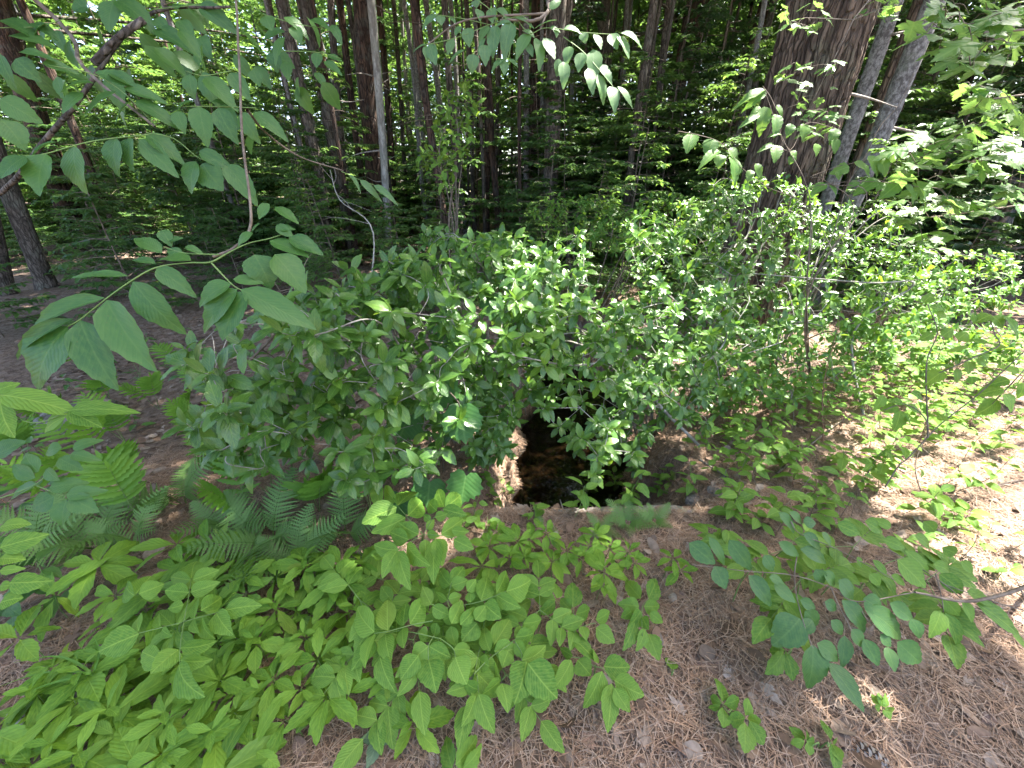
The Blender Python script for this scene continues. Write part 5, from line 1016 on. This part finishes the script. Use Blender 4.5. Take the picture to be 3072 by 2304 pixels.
# grape leaves on a vine by the pool
gv = thing('grape_vine', pg(1330, 1420), 'grape vine with big dark lobed leaves hanging at the left rim of the pool', 'vine')
gl = []
for sx, sy, ex, ey, d, w_ in [(1380, 1222, 1395, 1335, 1.6, 125), (1320, 1130, 1310, 1240, 1.75, 130), (1400, 1420, 1380, 1520, 1.75, 110), (1290, 1440, 1280, 1530, 1.8, 110), (1200, 1480, 1190, 1570, 1.85, 100), (1230, 1240, 1190, 1330, 1.9, 110), (1340, 1000, 1330, 1080, 2.0, 90), (1480, 880, 1470, 960, 2.0, 80)]:
    p0 = pd(sx, sy, d); p1 = pd(ex, ey, d - .03); gl.append(('grape', leaf_matrix(p0, p1, w_ / FPX * d * .95, Vector((0, -.7, .6)) + jit(.12)), 'grape'))
emit_leaves(gv, gl, 'grape')
woody(gv, [gv.location, pd(1330, 1300, 1.85), pd(1380, 1222, 1.62), pd(1320, 1130, 1.76), pd(1340, 1000, 2.0), pd(1480, 880, 2.0)], .004, .002, 'stem_brown', 'stem')
woody(gv, [pd(1330, 1300, 1.85), pd(1290, 1440, 1.8), pd(1200, 1480, 1.85)], .003, .002, 'stem_brown', 'stem')

# ================================================================== FORBS on the sunny right
FB = []
def forb(p, n_, ht, L, mat='forb', kind='ovate'):
    p = Vector(p); p.z = gh(p.x, p.y); r_ = thing('leafy_forb', p, None, 'plant', 'leafy plants on the sunny ground'); top = p + Vector((random.uniform(-.3, .3), random.uniform(-.3, .2), 1)) * ht; g = Geo()
    C = crom([p + Vector((0, 0, -.01)), (p + top) / 2 + jit(.02), top], 5); tube(g, C, .0018, .0010, 4, 1, smooth=False); geo_part('stem', g, M[random.choice(['stem_green', 'stem_red', 'stem_brown'])], r_); lv = []
    for k in range(n_):
        f = .3 + .7 * (k + 1) / n_; q = Vector(C[min(len(C) - 1, int(f * (len(C) - 1)))]); a = k * 2.4 + random.random(); d = Vector((math.cos(a), math.sin(a), random.uniform(-.3, .35))).normalized(); l = L * random.uniform(.65, 1.2)
        lv.append((kind, leaf_matrix(q + d * .01, q + d * (.01 + l), l * random.uniform(.42, .6), Vector((0, -.1, 1)) + jit(.25)), mat))
    emit_leaves(r_, lv, mat); FB.append(r_)
SUNNY = [(2050, 1320), (2160, 1180), (2400, 1140), (2700, 1100), (3072, 1150), (3072, 1560), (2900, 1640), (2640, 1560), (2400, 1560), (2200, 1530), (2060, 1480)]
k = 0
while k < 165:
    x, y = random.uniform(.8, 4.6), random.uniform(1.3, 4.2); q = project((x, y, gh(x, y) + .1))
    if q is None or not in_poly(q[0], q[1], SUNNY): continue
    if q[0] > 2700 and q[1] > 1350 and random.random() < .6: continue
    forb((x, y, 0), random.randint(6, 14), random.uniform(.10, .38) * (1.7 if y > 2.3 else 1), random.uniform(.045, .09), random.choice(['forb', 'seedling', 'seedling']), random.choice(['ovate', 'ash', 'whorl'])); k += 1
for sx, sy in [(1760, 1500), (1830, 1480), (1900, 1500), (1960, 1520), (1720, 1560), (1860, 1560), (1990, 1460), (2050, 1500)]:
    forb(pg(sx, sy), 10, random.uniform(.15, .3), .075, 'forb', 'ash')
for sx, sy in [(1440, 1230), (1460, 1300), (1430, 1370), (1470, 1420), (1450, 1480), (1500, 1200), (1520, 1500), (1480, 1530), (1600, 1560), (1420, 1290), (1500, 1350)]: forb(pg(sx, sy), 7, random.uniform(.08, .2), .065, 'forb', 'ash')
for sx, sy in [(2180, 1570), (2260, 1590), (2330, 1600), (2420, 1580), (2500, 1610), (2120, 1640), (2170, 1720)]: forb(pg(sx, sy), 7, random.uniform(.08, .16), .075, 'forb', 'ash')
for sx, sy in [(1400, 1500), (1420, 1560), (1390, 1600), (1440, 1460), (1450, 1600), (2760, 1650), (2880, 1680), (2950, 1600), (2820, 1590), (3020, 1660), (2990, 1740), (2690, 1640)]: forb(pg(sx, sy), 6, random.uniform(.06, .14), .06, 'forb', 'ash')
# low shaded plants on the left floor
for sx, sy in [(520, 1120), (640, 1100), (700, 1060), (580, 1180), (430, 1290), (330, 1300), (760, 1180), (860, 1240), (200, 1480), (120, 1440), (60, 1560), (90, 1330), (180, 1800), (80, 1760), (60, 1860), (240, 1180), (340, 1130), (440, 1160), (300, 1230), (560, 1030), (480, 1060), (660, 1000), (380, 1050), (150, 1230), (260, 1060), (740, 960), (620, 930)]: forb(pg(sx, sy), 7, random.uniform(.1, .25), .08, 'ash', 'ash')
fz = {}
for o in FB:
    q = project(o.location); z_ = 'on the shaded floor at the left' if q[0] < 1300 else 'around the rim of the pool' if q[0] < 2060 else ('in the back row of the sunny ground' if q[1] < 1260 else 'in the middle of the sunny ground' if q[1] < 1420 else 'in the front of the sunny ground')
    fz.setdefault(z_, []).append(o)
for z_, L in fz.items(): order_labels(L, 'small leafy plant ' + z_ + ', {}', .1)
# thin bare stems on the sunny ground
for i, (a, b_, la) in enumerate([((2475, 1350), (2520, 960), 'tall thin reddish bare stem on the sunny ground'), ((2320, 1280), (2325, 1010), 'straight thin bare stem left of the tall reddish one'), ((2390, 1300), (2380, 980), 'thin pale stem between two bare stems'), ((2780, 1500), (2785, 1290), 'short dark twig standing right of the leaning sapling'), ((2300, 1560), (2450, 1410), 'leaning dry stalk at the foot of the sunny thicket')]):
    p = pg(*a); r_ = thing('dead_sapling', p, la, 'sapling'); d = (p - CAMP).dot(FW); t_ = pd(*b_, d + .05); woody(r_, [p + Vector((0, 0, -.02)), (p + t_) / 2 + jit(.03), t_], .0032, .0014, 'stem_red' if i in (0, 1) else 'stem_brown', 'stalk', 5)
    for k in range(3):
        q = p + (t_ - p) * random.uniform(.4, .9); woody(r_, [q, q + jit(.05) + Vector((0, 0, .04))], .0014, .0007, 'stem_brown', 'side_twig', 4)

# ================================================================== SMALL THINGS
# stone slab that spans the stream in front of the pool
def lumpy(name, loc, size, seed, mat, root=None, rot=0, label=None, cat=None, sub=4, flat=.55, amp=.10):
    rr = np.random.default_rng(seed); import bmesh
    bm = bmesh.new(); bmesh.ops.create_icosphere(bm, subdivisions=sub, radius=1.0); V = np.array([v.co for v in bm.verts]); Fs = [[v.index for v in f.verts] for f in bm.faces]; bm.free()
    V = np.sign(V) * np.abs(V) ** flat; ph = rr.random(9) * 6
    nz = sum(math.pow(.55, k) * np.sin(V[:, 0] * (2.1 ** k) * 2 + ph[k]) * np.sin(V[:, 1] * (2.1 ** k) * 2 + ph[k + 3]) * np.cos(V[:, 2] * (2.1 ** k) * 1.7 + ph[k + 5]) for k in range(4))
    V = V * (1 + amp * nz[:, None]) * np.array(size); c_, s_ = math.cos(rot), math.sin(rot); V = np.stack([V[:, 0] * c_ - V[:, 1] * s_, V[:, 0] * s_ + V[:, 1] * c_, V[:, 2]], 1)
    o = link(name, mk_mesh(name, V, Fs, M[mat]), root, loc); tag(o, label, cat); return o
lumpy('stone_slab', (.50, 1.40, -.13), (.48, .10, .075), 3, 'stone', label='flat stone slab edge bridging the near end of the dark pool', cat='stone', rot=.03)
for i, (sx, sy, s_, la) in enumerate([(1535, 1240, .13, 'rounded pale stone added in place of sun shimmer at the left rim of the pool'), (1480, 1290, .10, 'small wet stone beside the pale stone in the pool'), (2150, 1480, .045, 'small pale stone on the bank right of the pool'), (2230, 1510, .035, 'smallest pale stone right of the pool'), (2080, 1500, .05, 'dark stone at the right rim of the pool')]):
    p = pz(sx, sy, WATER_Z) if i < 2 else pg(sx, sy); lumpy('stone', (p.x, p.y, p.z + s_ * .1), (s_, s_ * .75, s_ * .5), 20 + i, 'stone', label=la, cat='stone', sub=3, rot=i)  # first stone is added where sun shimmers on the water
lumpy('boulder', tuple(pg(200, 1290) + Vector((0, .1, .0))), (.28, .2, .15), 33, 'stone', label='pale grey rock lying on the floor behind the lower left sapling', cat='rock', rot=.4)
def stick(sx0, sy0, sx1, sy1, r_, label, mat='dead_wood', lift=.02, name='stick', cat='stick'):
    a, b_ = pg(sx0, sy0, lift), pg(sx1, sy1, lift); root = thing(name, a, label, cat); g = Geo(); tube(g, [a, a + (b_ - a) * .35 + jit(.012), a + (b_ - a) * .7 + jit(.012), b_], r_, r_ * .55, 7, 6, .10); geo_part('wood', g, M[mat], root)
    for k in range(2):
        q = a + (b_ - a) * random.uniform(.3, .8); g = Geo(); tube(g, [q, q + jit(.05) + Vector((0, 0, .01))], r_ * .4, r_ * .15, 5, 3); geo_part('side_twig', g, M[mat], root)
stick(2985, 1822, 3120, 1808, .011, 'white barkless stick on the needles at the right edge')
stick(1024, 2158, 1140, 2102, .006, 'thin pale forked stick below the seedlings at the lower left')
stick(1660, 1610, 1740, 1490, .014, 'pale weathered stick leaning out of the near end of the pool', lift=.06)
stick(60, 2170, 270, 2085, .03, 'grey crumbling piece of wood at the lower left edge', lift=.03, name='rotten_log', cat='log')
stick(120, 765, 330, 700, .02, 'broken pale branch lying on the shaded floor at the far left')
stick(2330, 1420, 2560, 1240, .007, 'dry reddish twig lying across the sunny ground', 'stem_brown', .05)
stick(2100, 1380, 2260, 1500, .006, 'bleached twig on the bank right of the pool', lift=.04)
stick(2870, 1480, 3072, 1440, .006, 'dark twig on the sunny needles at the right edge', 'stem_brown', .03)
stick(1720, 1720, 1860, 1700, .004, 'thin twig on the needles above the vine seedling', 'stem_brown')
# pine cone
cp = pg(2590, 2270) - Vector((0, 0, .002)); cone = thing('pine_cone', cp + Vector((0, 0, .02)), 'dark open pine cone with white tipped scales at the bottom edge', 'pine cone')
ax = Vector((.85, -.5, .05)).normalized(); u = ax.cross(Vector((0, 0, 1))).normalized(); v = ax.cross(u)
g = Geo(); tube(g, [cp + Vector((0, 0, .02)) - ax * .055, cp + Vector((0, 0, .02)) + ax * .06], .008, .003, 6, 4); geo_part('core', g, M['cone_dark'], cone)
def scale_mesh():
    V, F = [], []
    for i, (t, w_, z) in enumerate([(0, .12, 0), (.5, .35, .02), (.85, .42, .10), (1.0, .22, .22)]):
        V += [(-w_, t, z - .05), (0, t, z), (w_, t, z - .05)]
    for i in range(3):
        a = i * 3; b_ = a + 3; F += [(a, a + 1, b_ + 1, b_), (a + 1, a + 2, b_ + 2, b_ + 1)]
    n = len(V); V += [(x, y, z - .07) for x, y, z in V]; F += [tuple(n + q for q in f[::-1]) for f in F]; me = mk_mesh('scale', V, F, M['cone_dark'], smooth=False); me.materials.append(M['cone_tip'])
    for p in me.polygons:
        if p.center.y > .86: p.material_index = 1
    return me
SM = scale_mesh()
for k in range(64):
    t = k / 64; a = k * 2.39996; rd = u * math.cos(a) + v * math.sin(a); q = ax * (-.05 + .105 * t); l = .030 * (math.sin(math.pi * (.18 + .78 * t)) ** .7)
    d = (rd + ax * (.15 + .9 * t)).normalized(); o = link('scale', SM, cone); o.matrix_local = leaf_matrix(q, q + d * l, l * .9, ax - rd * .2)
# single fallen leaves that can be told apart on the needles
FL = []
for i in range(64):
    for _ in range(40):
        sx, sy = random.uniform(900, 3050), random.uniform(1560, 2290); 
        if sx > 1700 or sy > 2050: break
    p = pg(sx, sy, .012); l = random.uniform(.045, .085); a = random.uniform(0, 6.28); d = Vector((math.cos(a), math.sin(a), random.uniform(-.1, .25)))
    FL.append((p, d, l))
for j, c_ in enumerate([((.20, .13, .09), (.30, .20, .14)), ((.30, .24, .20), (.42, .36, .32)), ((.14, .095, .075), (.22, .16, .13))]): M['dead%d' % j] = leaf_mat('dead_leaf_%d' % j, c_[0], c_[1], .7, .12, 8, .15)
objs = []
for i, (p, d, l) in enumerate(FL):
    kd = random.choice(['ovate', 'ilex', 'maple', 'round']); o = link('fallen_leaf', leaf_mesh(kd, random.randrange(4), 'dead%d' % (i % 3))); mt = leaf_matrix(p, p + d * l, l * (.9 if kd == 'maple' else .55), Vector((0, 0, 1)) + jit(.3)); o.matrix_world = mt
    tag(o, None, 'leaf', 'dead leaves lying singly'); objs.append((o, i % 3))
for j, w_ in enumerate(['rust brown', 'pale grey', 'dark brown']): order_labels([o for o, q in objs if q == j], w_ + ' dead leaf lying on the pine needles, {} of its colour')
